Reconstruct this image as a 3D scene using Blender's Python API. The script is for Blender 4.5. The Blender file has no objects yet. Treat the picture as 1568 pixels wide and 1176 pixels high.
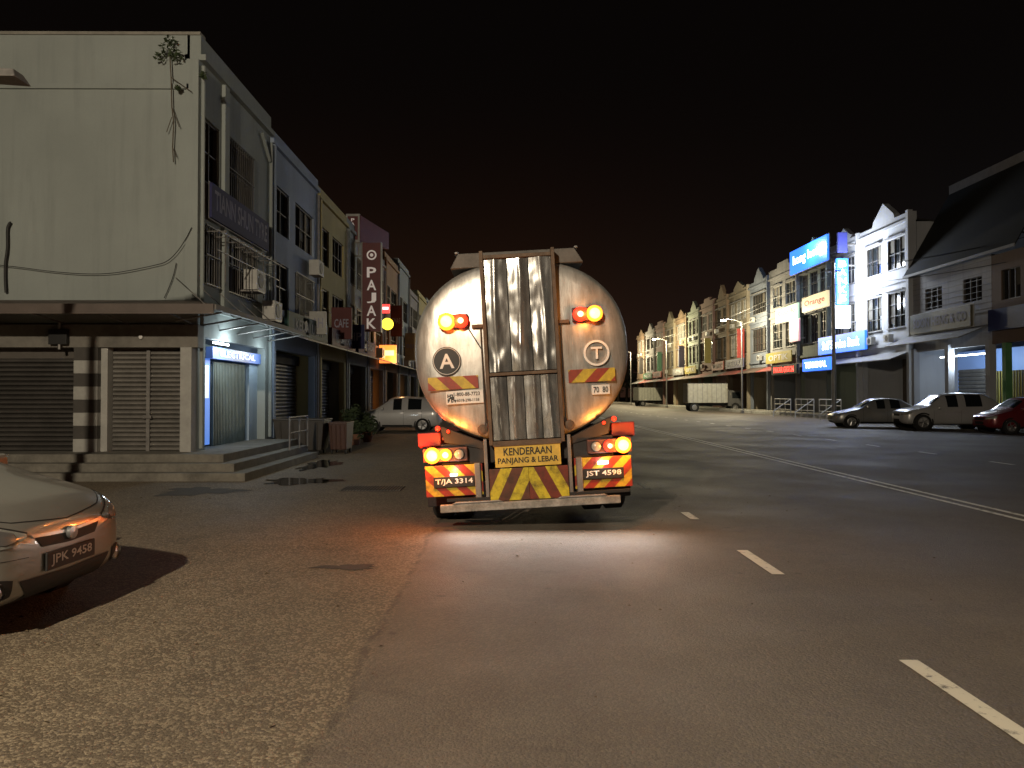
import bpy, bmesh, math, random
from mathutils import Vector, Matrix
from mathutils.bvhtree import BVHTree
random.seed(7)
scene = bpy.context.scene
col = scene.collection
scene.view_settings.view_transform = 'Standard'
scene.view_settings.look = 'None'
scene.view_settings.exposure = 0

# ------------------------------------------------------------ materials
def nodes(name):
    m = bpy.data.materials.new(name); m.use_nodes = True
    nt = m.node_tree; b = nt.nodes['Principled BSDF']
    return m, nt, b
def N(nt, t, **kw):
    n = nt.nodes.new(t)
    for k, v in kw.items(): setattr(n, k, v)
    return n
def mathn(nt, op, a, b=None, c=None):
    n = N(nt, 'ShaderNodeMath', operation=op)
    for i, x in enumerate((a, b, c)):
        if x is None: continue
        if isinstance(x, (int, float)): n.inputs[i].default_value = x
        else: nt.links.new(x, n.inputs[i])
    return n.outputs[0]
def mixc(nt, fac, a, b, mode='MIX'):
    n = N(nt, 'ShaderNodeMix', data_type='RGBA', blend_type=mode)
    for i, x in ((0, fac), (6, a), (7, b)):
        if isinstance(x, (int, float)): n.inputs[i].default_value = x
        elif isinstance(x, tuple): n.inputs[i].default_value = (*x[:3], 1)
        else: nt.links.new(x, n.inputs[i])
    return n.outputs[2]
def noise(nt, scale, detail=4, vec=None, rough=.55):
    n = N(nt, 'ShaderNodeTexNoise'); n.inputs['Scale'].default_value = scale
    n.inputs['Detail'].default_value = detail; n.inputs['Roughness'].default_value = rough
    if vec is not None: nt.links.new(vec, n.inputs['Vector'])
    return n.outputs['Fac']
def ramp(nt, f, a, b):
    n = N(nt, 'ShaderNodeMapRange'); n.inputs[1].default_value = a; n.inputs[2].default_value = b
    nt.links.new(f, n.inputs[0]); return n.outputs[0]
def pos(nt, sx=1, sy=1, sz=1):
    g = N(nt, 'ShaderNodeTexCoord')
    mp = N(nt, 'ShaderNodeMapping'); mp.inputs['Scale'].default_value = (sx, sy, sz)
    nt.links.new(g.outputs['Object'], mp.inputs[0]); return mp.outputs[0]
MC = {}
def M_(name, c, rough=.6, metal=0, var=.25, sc=3.0, bump=0.0, bsc=40, stretch=(1,1,1), coat=0, dirt=None):
    if name in MC: return MC[name]
    m, nt, b = nodes(name)
    p = pos(nt, *stretch)
    f = noise(nt, sc, 6, p)
    f2 = noise(nt, sc*7, 3, p)
    k = mathn(nt, 'ADD', mathn(nt, 'MULTIPLY', f, .7), mathn(nt, 'MULTIPLY', f2, .3))
    k = ramp(nt, k, .3, .7)
    dk = tuple(x*(1-var) for x in c) if dirt is None else dirt
    lt = tuple(min(1, x*(1+var*.4)) for x in c)
    cc = mixc(nt, k, dk, lt)
    nt.links.new(cc, b.inputs['Base Color'])
    b.inputs['Roughness'].default_value = rough; b.inputs['Metallic'].default_value = metal
    b.inputs['Coat Weight'].default_value = coat
    if bump:
        bn = N(nt, 'ShaderNodeBump'); bn.inputs['Strength'].default_value = bump; bn.inputs['Distance'].default_value = .02
        nt.links.new(noise(nt, bsc, 4, p), bn.inputs['Height']); nt.links.new(bn.outputs[0], b.inputs['Normal'])
    MC[name] = m; return m
def E_(name, c, s):
    if name in MC: return MC[name]
    m, nt, b = nodes(name)
    b.inputs['Base Color'].default_value = (*c, 1); b.inputs['Roughness'].default_value = .4
    b.inputs['Emission Color'].default_value = (*c, 1); b.inputs['Emission Strength'].default_value = s
    MC[name] = m; return m
def wallmat(name, c, stain=.45):
    if name in MC: return MC[name]
    m, nt, b = nodes(name)
    p = pos(nt); ps = pos(nt, 3.0, 3.0, .22)
    big = ramp(nt, noise(nt, .5, 5, p), .3, .75)
    streak = ramp(nt, noise(nt, 1.1, 6, ps, .65), .5, .8)
    fine = noise(nt, 22, 4, p)
    c1 = mixc(nt, big, tuple(x*.80 for x in c), c)
    c2 = mixc(nt, mathn(nt, 'MULTIPLY', streak, stain), c1, tuple(x*.32 for x in c))
    c3 = mixc(nt, mathn(nt, 'MULTIPLY', fine, .2), c2, tuple(x*.6 for x in c))
    nt.links.new(c3, b.inputs['Base Color']); b.inputs['Roughness'].default_value = .85
    bn = N(nt, 'ShaderNodeBump'); bn.inputs['Strength'].default_value = .25; bn.inputs['Distance'].default_value = .01
    nt.links.new(noise(nt, 60, 3, p), bn.inputs['Height']); nt.links.new(bn.outputs[0], b.inputs['Normal'])
    MC[name] = m; return m
def stripemat(name, sx, freq, c1, c2, grime=.65):
    if name in MC: return MC[name]
    m, nt, b = nodes(name)
    g = N(nt, 'ShaderNodeTexCoord'); s = N(nt, 'ShaderNodeSeparateXYZ'); nt.links.new(g.outputs['Object'], s.inputs[0])
    v = mathn(nt, 'ADD', mathn(nt, 'MULTIPLY', s.outputs[0], sx*freq), mathn(nt, 'MULTIPLY', s.outputs[2], freq))
    fr = mathn(nt, 'GREATER_THAN', mathn(nt, 'FRACT', mathn(nt, 'ADD', v, 100)), .5)
    cc = mixc(nt, fr, c1, c2)
    d = ramp(nt, noise(nt, 7, 8, g.outputs['Object'], .7), .45, .68)
    cc = mixc(nt, mathn(nt, 'MULTIPLY', d, grime), cc, (.03, .02, .015))
    low = ramp(nt, noise(nt, 30, 3, g.outputs['Object']), .3, .7)
    cc = mixc(nt, mathn(nt, 'MULTIPLY', low, .25), cc, (.05, .035, .02))
    nt.links.new(cc, b.inputs['Base Color']); b.inputs['Roughness'].default_value = .4
    MC[name] = m; return m

def asphalt():
    m, nt, b = nodes('asphalt')
    p = pos(nt)
    s = N(nt, 'ShaderNodeSeparateXYZ'); nt.links.new(p, s.inputs[0])
    wob = mathn(nt, 'MULTIPLY', mathn(nt, 'SUBTRACT', noise(nt, 1.2, 5, p), .5), .35)
    xx = mathn(nt, 'ADD', s.outputs[0], wob)
    left = ramp(nt, xx, -.78, -.92)
    big = ramp(nt, noise(nt, .35, 6, p), .35, .7)
    med = ramp(nt, noise(nt, 2.2, 6, p, .65), .35, .7)
    vor = N(nt, 'ShaderNodeTexVoronoi'); vor.inputs['Scale'].default_value = 62; nt.links.new(p, vor.inputs['Vector'])
    sep = N(nt, 'ShaderNodeSeparateColor'); nt.links.new(vor.outputs['Color'], sep.inputs[0])
    stone = mathn(nt, 'GREATER_THAN', sep.outputs[0], .66)
    fine = noise(nt, 130, 2, p)
    smooth = mixc(nt, med, (.120, .096, .074), (.160, .130, .101))
    coarse = mixc(nt, med, (.120, .092, .060), (.185, .145, .096))
    base = mixc(nt, left, smooth, coarse)
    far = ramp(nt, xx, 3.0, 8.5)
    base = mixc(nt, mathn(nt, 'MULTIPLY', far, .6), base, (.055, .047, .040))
    base = mixc(nt, mathn(nt, 'MULTIPLY', big, .35), base, (.075, .062, .05))
    sp = mathn(nt, 'MULTIPLY', stone, mathn(nt, 'ADD', mathn(nt, 'MULTIPLY', left, .45), .10))
    base = mixc(nt, sp, base, (.38, .31, .21))
    base = mixc(nt, mathn(nt, 'MULTIPLY', ramp(nt, fine, .42, .7), .5), base, (.045, .037, .03))
    v2 = N(nt, 'ShaderNodeTexVoronoi'); v2.inputs['Scale'].default_value = 2.6; nt.links.new(p, v2.inputs['Vector'])
    sp2 = N(nt, 'ShaderNodeSeparateColor'); nt.links.new(v2.outputs['Color'], sp2.inputs[0])
    dd = mathn(nt, 'ADD', v2.outputs['Distance'], mathn(nt, 'MULTIPLY', noise(nt, 14, 3, p), .3))
    dot = mathn(nt, 'MULTIPLY', ramp(nt, dd, .25, .18), mathn(nt, 'GREATER_THAN', sp2.outputs[1], .5))
    base = mixc(nt, mathn(nt, 'MULTIPLY', dot, .55), base, (.04, .033, .027))
    # soft oil stains elongated across the lane
    stn = ramp(nt, noise(nt, 1.0, 5, pos(nt, 1.1, 2.4, 1), .7), .60, .74)
    base = mixc(nt, mathn(nt, 'MULTIPLY', stn, .5), base, (.045, .038, .031))
    tr = mathn(nt, 'ABSOLUTE', mathn(nt, 'SUBTRACT', mathn(nt, 'FRACT', mathn(nt, 'MULTIPLY', mathn(nt, 'ADD', xx, 5.45), .5)), .5))
    base = mixc(nt, mathn(nt, 'MULTIPLY', ramp(nt, tr, .1, .35), .18), base, (.06, .05, .043))
    seam = ramp(nt, mathn(nt, 'ABSOLUTE', mathn(nt, 'ADD', xx, .85)), .035, .008)
    base = mixc(nt, mathn(nt, 'MULTIPLY', seam, mathn(nt, 'MULTIPLY', ramp(nt, noise(nt, 5, 4, p), .35, .6), .6)), base, (.04, .034, .028))
    nt.links.new(base, b.inputs['Base Color'])
    r = ramp(nt, noise(nt, .5, 4, p), .3, .7)
    rr = mathn(nt, 'ADD', mathn(nt, 'MULTIPLY', r, .2), .60); nt.links.new(rr, b.inputs['Roughness'])
    bn = N(nt, 'ShaderNodeBump'); bn.inputs['Strength'].default_value = .7; bn.inputs['Distance'].default_value = .008
    h = mathn(nt, 'ADD', mathn(nt, 'MULTIPLY', vor.outputs['Distance'], -1.0), fine)
    nt.links.new(h, bn.inputs['Height']); nt.links.new(bn.outputs[0], b.inputs['Normal'])
    return m
def paintmat(name, c, wear=.5):
    m, nt, b = nodes(name)
    p = pos(nt)
    w = ramp(nt, noise(nt, 9, 8, p, .75), wear-.06, wear+.06)
    cc = mixc(nt, w, (.1, .09, .08), c)
    nt.links.new(cc, b.inputs['Base Color']); b.inputs['Roughness'].default_value = .7
    return m
ASPH = asphalt()
LINE = paintmat('road_paint', (.62, .58, .47), .39)
LINEW = paintmat('road_paint_worn', (.68, .66, .58), .42)
CONC = M_('concrete', (.26, .25, .22), .9, 0, .4, 1.5, .3)
GLASS = M_('dark_glass', (.015, .018, .02), .12, 0, .2)
FRAME = M_('window_frame', (.07, .06, .05), .5)
WFRAME = M_('white_frame', (.42, .42, .40), .6)
BLACK = M_('black_plastic', (.012, .012, .012), .6)
RUBBER = M_('rubber', (.02, .02, .02), .85, 0, .3, 9, .3)
STEEL = M_('painted_steel_grey', (.22, .21, .2), .5, .4, .4, 6)
RUST = M_('rusty_steel', (.13, .085, .055), .7, .2, .5, 9, .3)
DARKR = M_('dark_recess', (.03, .028, .025), .9)
AWN = M_('zinc_awning', (.11, .08, .065), .6, .3, .5, 2.5)
POLE = M_('galvanised_pole', (.3, .3, .29), .5, .5)
WHITE = M_('white_paint', (.7, .7, .68), .5)

# ------------------------------------------------------------ helpers
def root(name, loc=(0, 0, 0), rot=(0, 0, 0), world=True):
    e = bpy.data.objects.new(name, None); e.location = loc; e.rotation_euler = rot
    e.empty_display_size = .3; col.objects.link(e); e['wc'] = 1 if world else 0
    return e
def attach(o, r):
    if r is None: return
    o.parent = r
    if r['wc']: o.matrix_parent_inverse = Matrix.Translation(r.location).inverted()
class Part:
    def __init__(s, name, r=None, M=None):
        s.n = name; s.r = r; s.M = M or Matrix(); s.V = []; s.F = []; s.I = []; s.mats = []
    def add(s, vs, fs, mat):
        if mat not in s.mats: s.mats.append(mat)
        k = s.mats.index(mat); o = len(s.V)
        s.V += [s.M @ Vector(v) for v in vs]
        for f in fs: s.F.append([o+i for i in f]); s.I.append(k)
    def box(s, x0, x1, y0, y1, z0, z1, mat):
        x0, x1 = min(x0, x1), max(x0, x1); y0, y1 = min(y0, y1), max(y0, y1); z0, z1 = min(z0, z1), max(z0, z1)
        s.add([(x0,y0,z0),(x1,y0,z0),(x1,y1,z0),(x0,y1,z0),(x0,y0,z1),(x1,y0,z1),(x1,y1,z1),(x0,y1,z1)],
              [(0,3,2,1),(4,5,6,7),(0,1,5,4),(1,2,6,5),(2,3,7,6),(3,0,4,7)], mat)
    def hexa(s, pts, mat):
        s.add(pts, [(0,3,2,1),(4,5,6,7),(0,1,5,4),(1,2,6,5),(2,3,7,6),(3,0,4,7)], mat)
    def prism(s, pts, d0, d1, mat, axis='y'):
        n = len(pts)
        if axis == 'y': f = lambda p, d: (p[0], d, p[1])
        elif axis == 'x': f = lambda p, d: (d, p[0], p[1])
        else: f = lambda p, d: (p[0], p[1], d)
        vs = [f(p, d0) for p in pts]+[f(p, d1) for p in pts]
        s.add(vs, [tuple(range(n)), tuple(range(2*n-1, n-1, -1))]+[(i, (i+1) % n, n+(i+1) % n, n+i) for i in range(n)], mat)
    def cyl(s, p0, p1, r, mat, n=12, r2=None):
        s.lathe(p0, Vector(p1)-Vector(p0), [(0, 0), (r, 0), (r if r2 is None else r2, 1), (0, 1)], mat, n, True)
    def lathe(s, c, axis, prof, mat, n=24, scaled=False):
        a = Vector(axis); L = a.length if scaled else 1; a.normalize()
        u = a.orthogonal().normalized(); w = a.cross(u); c = Vector(c)
        vs = []; fs = []
        for r, h in prof:
            for i in range(n):
                t = 2*math.pi*i/n
                vs.append(c+a*h*L+(u*math.cos(t)+w*math.sin(t))*max(r, 1e-4))
        for j in range(len(prof)-1):
            for i in range(n):
                fs.append((j*n+i, j*n+(i+1) % n, (j+1)*n+(i+1) % n, (j+1)*n+i))
        s.add(vs, fs, mat)
    def done(s, smooth=False, bevel=0, recalc=True):
        me = bpy.data.meshes.new(s.n); me.from_pydata([tuple(v) for v in s.V], [], s.F)
        for m in s.mats: me.materials.append(m)
        me.polygons.foreach_set('material_index', s.I)
        if recalc:
            bm = bmesh.new(); bm.from_mesh(me); bmesh.ops.recalc_face_normals(bm, faces=bm.faces); bm.to_mesh(me); bm.free()
        if smooth:
            me.polygons.foreach_set('use_smooth', [True]*len(me.polygons))
            try: me.set_sharp_from_angle(angle=math.radians(35))
            except Exception: pass
        o = bpy.data.objects.new(s.n, me); col.objects.link(o); attach(o, s.r)
        if bevel:
            b = o.modifiers.new('b', 'BEVEL'); b.width = bevel; b.segments = 2; b.limit_method = 'ANGLE'
        return o
def text(r, s, c, right, w, h, mat, name='lettering', up=(0, 0, 1), ex=.004):
    cu = bpy.data.curves.new(name, 'FONT'); cu.body = s; cu.align_x = 'CENTER'; cu.align_y = 'CENTER'; cu.resolution_u = 2
    cu.offset = .018
    o = bpy.data.objects.new(name, cu); col.objects.link(o)
    bpy.context.view_layer.update()
    me = bpy.data.meshes.new_from_object(o.evaluated_get(bpy.context.evaluated_depsgraph_get()))
    bpy.data.objects.remove(o)
    xs = [v.co.x for v in me.vertices]; ys = [v.co.y for v in me.vertices]
    if not xs: return
    kx = w/(max(xs)-min(xs)); ky = h/(max(ys)-min(ys)); cx = (max(xs)+min(xs))/2; cy = (max(ys)+min(ys))/2
    R = Vector(right).normalized(); U = Vector(up); Nn = R.cross(U); C = Vector(c)
    for v in me.vertices: v.co = C+R*(v.co.x-cx)*kx+U*(v.co.y-cy)*ky+Nn*ex
    me.materials.clear(); me.materials.append(mat)
    o = bpy.data.objects.new(name, me); col.objects.link(o); attach(o, r); return o
def light(r, name, loc, power, c, rad=.1, typ='POINT', aim=None, size=1, sizey=None, spot=None, spread=None):
    l = bpy.data.lights.new(name, typ); l.energy = power; l.color = c
    if typ == 'AREA':
        l.size = size
        if sizey: l.shape = 'RECTANGLE'; l.size_y = sizey
        if spread: l.spread = math.radians(spread)
    else: l.shadow_soft_size = rad
    if typ == 'SPOT': l.spot_size = math.radians(spot or 90); l.spot_blend = .6
    o = bpy.data.objects.new(name, l); o.location = loc; col.objects.link(o)
    if aim is not None: o.rotation_euler = Vector(aim).to_track_quat('-Z', 'Y').to_euler()
    attach(o, r); return o
def fmat(x, y, z, n):
    return Matrix(((0, n, 0, x), (1, 0, 0, y), (0, 0, 1, z), (0, 0, 0, 1)))
def wall(P, u0, u1, z0, z1, ops, n0, n1, mat):
    us = sorted({u0, u1, *[o[0] for o in ops], *[o[1] for o in ops]}); zs = sorted({z0, z1, *[o[2] for o in ops], *[o[3] for o in ops]})
    us = [u for u in us if u0 <= u <= u1]; zs = [z for z in zs if z0 <= z <= z1]
    for a, b in zip(us, us[1:]):
        run = None
        for c, d in zip(zs, zs[1:]):
            hole = any(o[0] < (a+b)/2 < o[1] and o[2] < (c+d)/2 < o[3] for o in ops)
            if not hole:
                if run is None: run = c
            if hole and run is not None: P.box(a, b, n0, n1, run, c, mat); run = None
        if run is not None: P.box(a, b, n0, n1, run, z1, mat)
CURT = M_('curtain', (.12, .11, .09), .9, 0, .5, 5, 0, 40, (6, 6, .3))
def window(P, u0, u1, z0, z1, nu, nz=2, fr=FRAME, grille=False, glass=GLASS, hood=None):
    P.box(u0, u1, -.16, -.14, z0, z1, glass)
    t = .035
    P.box(u0, u1, -.14, -.06, z0, z0+t, fr); P.box(u0, u1, -.14, -.06, z1-t, z1, fr)
    for i in range(nu+1):
        u = u0+(u1-u0-t)*i/nu; P.box(u, u+t, -.138, -.062, z0+t, z1-t, fr)
    for i in range(nu):
        if random.random() < .3:
            a = u0+(u1-u0)*i/nu; P.box(a+.04, a+(u1-u0)/nu-.01, -.139, -.134, z0+.04+random.random()*.6*(z1-z0), z1-.04, CURT)
    for j in range(1, nz):
        z = z0+(z1-z0)*j/nz; P.box(u0, u1, -.133, -.07, z-.015, z+.015, fr)
    if grille:
        k = int((u1-u0)/.13)
        for i in range(k+1):
            u = u0+.02+(u1-u0-.04)*i/k; P.box(u-.008, u+.008, .02, .036, z0-.03, z1+.03, fr)
        for z in (z0, (z0+z1)/2, z1): P.box(u0-.02, u1+.02, .037, .05, z-.012, z+.012, fr)
    if hood: P.box(u0-.08, u1+.08, .002, .22, z1+.06, z1+.12, hood); P.box(u0-.05, u1+.05, .002, .09, z0-.08, z0-.02, hood)
def shutter(P, u0, u1, z0, z1, n, mat, pitch=.09):
    k = max(2, int((z1-z0)/pitch))
    for i in range(k):
        a = z0+(z1-z0)*i/k; b = z0+(z1-z0)*(i+1)/k
        P.prism([(n-.03, a), (n+.015, a+(b-a)*.25), (n+.015, b-(b-a)*.35), (n-.03, b-.004), (n-.06, b-.004), (n-.06, a)], u0, u1, mat, 'x')

# ------------------------------------------------------------ ground & road
P = Part('ground'); P.add([(-400, -60, 0), (400, -60, 0), (400, 700, 0), (-400, 700, 0)], [(0, 1, 2, 3)], M_('earth', (.06, .055, .045), .95, 0, .4, .4)); P.done()
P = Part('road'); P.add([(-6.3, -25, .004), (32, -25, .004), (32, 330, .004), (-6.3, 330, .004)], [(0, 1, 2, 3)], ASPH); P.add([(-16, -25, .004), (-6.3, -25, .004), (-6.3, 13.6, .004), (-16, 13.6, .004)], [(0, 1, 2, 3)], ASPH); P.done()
P = Part('road_markings')
def line(x0, x1, y0, y1, m, z=.009): P.add([(x0, y0, z), (x1, y0, z), (x1, y1, z), (x0, y1, z)], [(0, 1, 2, 3)], m)
for a, b in ((2.5, 4.33), (6.4, 7.4), (9.25, 9.8), (12.3, 13.1), (15.5, 16.5), (18.6, 19.6), (22, 23)): line(2.28, 2.39, a, b, LINE if a < 8 else LINEW)
y = -6
while y < 250:
    line(6.34, 6.43, y, y+10, LINEW); line(6.58, 6.67, y, y+10, LINEW); y += 10
for a in range(4, 120, 3): line(11.25, 11.36, a+.5, a+1.3, LINEW)
P.done()
P = Part('pavement')
for y0 in range(42, 250, 4):
    P.box(21.6, 23.0, y0, y0+3.99, -.1, .28, CONC); P.box(21.42, 21.59, y0, y0+3.99, -.1, .24, M_('kerb_paint', (.5, .5, .47), .8, 0, .4, 4))
P.done(bevel=.015)
g = root('drain_grate', (-2.0, 12.4, 0)); P = Part('bars', g)
P.box(-2.75, -1.75, 12.0, 12.65, .006, .010, BLACK)
for i in range(20): P.box(-2.73+i*.05, -2.71+i*.05, 12.02, 12.63, .011, .022, STEEL)
P.done()
m, nt, b = nodes('water'); b.inputs['Base Color'].default_value = (.02, .018, .015, 1); b.inputs['Roughness'].default_value = .04
MC['water'] = m
for nm, cx, cy, rx, ry in (('puddle', -3.75, 13.4, .62, .5), ('puddle', -4.2, 16.6, .35, 1.1)):
    P = Part(nm); vs = []
    for i in range(60):
        t = i/60*2*math.pi; k = 1+.22*math.sin(3*t+1)+.14*math.sin(7*t)+.10*math.sin(11*t+2)+.05*math.sin(19*t)
        vs.append((cx+rx*k*math.cos(t), cy+ry*k*math.sin(t), .010))
    P.add(vs, [tuple(range(60))], m); P.done()
P = Part('road_patch')
for cx, cy, rx, ry in ((-1.45, 6.7, .26, .10), (-5.0, 12, .6, .5)):
    vs = []
    for i in range(48):
        t = i/48*2*math.pi; k = 1+.25*math.sin(3*t+cx)+.15*math.sin(8*t)+.08*math.sin(17*t)
        vs.append((cx+rx*k*math.cos(t), cy+ry*k*math.sin(t), .008))
    P.add(vs, [tuple(range(48))], M_('tar_patch', (.06, .052, .044), .8, 0, .4, 20, .4, 90))
P.done()
# leaf litter / grit
P = Part('road_litter'); LT = M_('litter', (.10, .07, .035), .9, 0, .5, 9)
for i in range(170):
    x = random.uniform(-6, 4.5); yy = random.uniform(2.2, 13) ; s_ = random.uniform(.008, .022); a = random.random()*6.28
    if -4.2 < x < 1.6 and 8 < yy: continue
    c_, q = math.cos(a)*s_, math.sin(a)*s_
    P.add([(x-c_, yy-q, .010), (x+q*.5, yy-c_*.5, .012+s_*.4), (x+c_, yy+q, .011), (x-q*.5, yy+c_*.5, .010)], [(0, 1, 2, 3)], LT)
P.done(recalc=False)

LEAF = M_('leaves', (.05, .075, .03), .7, 0, .5, 8)
BARK = M_('bark', (.09, .07, .05), .9, 0, .4, 12, .4)
def leaves(P, clumps, n, s, mat=LEAF):
    for _ in range(n):
        cx, cy, cz, r = random.choice(clumps)
        d = Vector((random.gauss(0, 1), random.gauss(0, 1), random.gauss(0, 1))).normalized()*r*random.random()**.4
        c = Vector((cx, cy, cz))+d
        a = Vector((random.gauss(0, 1), random.gauss(0, 1), random.gauss(0, .6))).normalized(); bb = a.orthogonal().normalized()
        l = s*random.uniform(.6, 1.3)
        P.add([c-a*l, c+bb*l*.4, c+a*l, c-bb*l*.4], [(0, 1, 2, 3)], mat)

# ------------------------------------------------------------ LEFT corner shophouse
WL = wallmat('white_render_stained', (.30, .335, .325), .35)
SHUT = M_('roller_shutter', (.19, .18, .165), .55, .3, .4, 2)
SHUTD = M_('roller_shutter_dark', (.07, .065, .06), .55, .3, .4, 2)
TUBE = E_('tube_white', (.85, .95, 1.0), 14)
BLUE = M_('navy_sign', (.018, .020, .085), .8)
LET = M_('sign_letter_white', (.5, .5, .5), .8)
LETM = M_('sign_letter_faded', (.26, .26, .34), .8)
TILE = M_('step_concrete', (.18, .17, .145), .85, 0, .5, 2.5, .2)
r = root('shophouse', (-6.2, 14.8, 0)); F = fmat(-6.2, 14.8, 0, 1)
P = Part('walls', r, F)
ops = [(.2, 1.05, 5.95, 7.25), (1.5, 3.1, 5.93, 7.28), (.3, 1.0, 3.85, 5.05), (1.5, 3.4, 3.85, 5.1), (.36, 4.1, .45, 2.75)]
wall(P, 0, 4.4, .45, 8.3, ops, -.2, 0, WL)
P.box(0, 4.4, -.3, .12, 8.3, 8.42, WL); P.box(0, 4.4, -.25, 0.02, 8.42, 8.80, WL)
P.box(0, 4.38, -.19, .05, 3.3, 3.42, WL)
P.box(1.15, 1.4, .001, .08, 3.43, 8.29, WL)
P.done()
P = Part('windows', r, F)
window(P, .2, 1.05, 5.95, 7.25, 2, 2); window(P, 1.5, 3.1, 5.93, 7.28, 4, 2, grille=True)
window(P, .3, 1.0, 3.85, 5.05, 2, 2, grille=True); window(P, 1.5, 3.4, 3.85, 5.1, 4, 2, grille=True)
P.done()
P = Part('gable_wall', r)
P.box(-16, -6.4, 14.8, 15.0, 3.0, 7.7, WL); P.box(-16, -6.4, 14.74, 15.0, 7.7, 7.80, WL); P.box(-16, -6.4, 14.8, 15.0, 7.80, 8.8, WL)
P.box(-16, -6.18, 14.765, 15.02, 8.8, 8.86, CONC)
P.box(-16, -6.401, 14.85, 15.05, .45, 3.0, M_('dark_wall', (.1, .09, .08), .9))
P.box(-16, -6.4, 15.05, 30, 8.1, 8.2, CONC)
P.box(-6.44, -6.2, 14.74, 14.799, .45, 8.3, WL)
P.done()
P = Part('ground_floor', r)
P.box(-16, -6.1, 14.55, 14.84, 2.5, 2.95, M_('lintel', (.18, .17, .15), .85, 0, .5, 1.2))
st = M_('pillar_light', (.36, .36, .34), .7); sd = M_('pillar_dark', (.06, .055, .05), .7)
for i in range(8):
    z = .45+i*.256; P.box(-8.5, -8.03, 14.5, 14.84, z, z+.256, st if i % 2 == 0 else sd)
P.box(-6.42, -6.2, 14.5, 14.739, .45, 2.5, st)
P.box(-8.03, -7.9, 14.62, 14.84, .45, 2.5, st)
P.box(-12.3, -12, 14.5, 14.84, .45, 2.5, st)
P.cyl((-8.75, 14.45, 2.45), (-8.75, 14.45, 3.0), .03, STEEL, 8); P.box(-8.95, -8.6, 14.42, 14.52, 2.55, 2.85, BLACK)
P.lathe((-7.2, 14.53, 2.7), (0, -1, 0), [(0, 0), (.04, 0), (.04, .03), (0, .03)], WHITE, 12)
P.done(bevel=.006)
P = Part('shutters', r, Matrix(((1, 0, 0, 0), (0, -1, 0, 14.8), (0, 0, 1, 0), (0, 0, 0, 1))))
shutter(P, -7.88, -7.2, .45, 2.45, 0, SHUT); shutter(P, -7.13, -6.44, .45, 2.45, 0, SHUT); P.box(-7.2, -7.13, 0, .05, .45, 2.45, STEEL)
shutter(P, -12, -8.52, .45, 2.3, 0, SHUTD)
P.box(-7.25, -7.08, .06, .09, 1.1, 1.16, STEEL); P.box(-10.3, -10.1, .02, .06, .55, .62, STEEL)
P.done()
P = Part('awning', r)
P.hexa([(-16, 13.3, 3.13), (-5.3, 13.3, 3.13), (-6.2, 14.79, 3.42), (-16, 14.79, 3.42), (-16, 13.3, 3.17), (-5.3, 13.3, 3.17), (-6.2, 14.79, 3.46), (-16, 14.79, 3.46)], AWN)
P.hexa([(-5.3, 13.3, 3.13), (-5.3, 19.2, 3.13), (-6.2, 19.2, 3.42), (-6.2, 14.79, 3.42), (-5.3, 13.3, 3.17), (-5.3, 19.2, 3.17), (-6.2, 19.2, 3.46), (-6.2, 14.79, 3.46)], AWN)
P.box(-16, -5.28, 13.25, 13.298, 3.02, 3.2, M_('awning_fascia', (.10, .08, .07), .6)); P.box(-5.298, -5.25, 13.3, 19.2, 3.10, 3.2, M_('awning_gutter', (.15, .14, .13), .7))
for i in range(8):
    x = -15+i*1.25; P.cyl((x, 13.35, 3.1), (x, 14.8, 2.95), .018, STEEL, 6)
for i in range(6):
    yy = 13.8+i*1.05; P.cyl((-5.35, yy, 3.1), (-6.2, yy, 2.95), .018, STEEL, 6); P.cyl((-5.5, yy, 3.12), (-6.2, yy, 3.75), .01, STEEL, 6)
P.done()
P = Part('shopfront', r, F)
gr = E_('green_lit_interior', (.35, .6, .5), .35)
P.box(.36, 4.1, -.9, -.85, .45, 2.75, M_('shop_interior', (.25, .3, .28), .9))
P.box(.4, .75, -.60, -.58, .5, 2.4, gr)
for i in range(6): P.box(.4+i*.065, .42+i*.065, -.4, -.38, .45, 2.4, FRAME)
P.box(.85, 1.25, -.3, -.26, .5, 2.35, E_('blue_poster', (.1, .25, .75), .8))
P.box(.93, 1.17, -.258, -.25, 1.5, 2.2, E_('poster_face', (.8, .9, .95), .8))
for i in range(22): P.box(1.4+i*.09, 1.43+i*.09, -.28, -.24, .45, 2.3, M_('folding_grille', (.22, .26, .24), .5, .3))
P.box(1.38, 3.42, -.32, -.3, .45, 2.3, M_('grille_back', (.15, .17, .16), .8))
P.box(1.0, 4.05, -.25, -.1, 2.35, 2.6, E_('shop_sign_blue', (.08, .16, .45), .35))
P.box(3.5, 4.1, -.3, -.2, .45, 2.35, wallmat('pale_blue_tile', (.4, .5, .6), .2))
P.box(.9, 1.7, -.06, -.02, 2.66, 2.70, TUBE)
P.done()
text(r, 'ELECTRICAL', (-6.29, 17.3, 2.48), (0, 1, 0), 2.2, .14, E_('lit_letter', (.9, .95, 1), .9))
light(r, 'shop_tube_light', (-5.95, 16.2, 2.6), 48, (.8, .95, 1), .15)
light(r, 'shop_tube_light_2', (-5.85, 18.4, 2.6), 20, (.8, .95, 1), .15)
P = Part('name_board', r, F); P.box(.3, 3.9, .09, .14, 5.2, 5.92, BLUE); P.box(.28, 3.92, .081, .088, 5.18, 5.94, STEEL); P.done()
text(r, 'TIANN SHUN TYRE', (-6.06, 16.9, 5.6), (0, 1, 0), 3.3, .42, LETM)
P = Part('air_conditioners', r, F)
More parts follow.
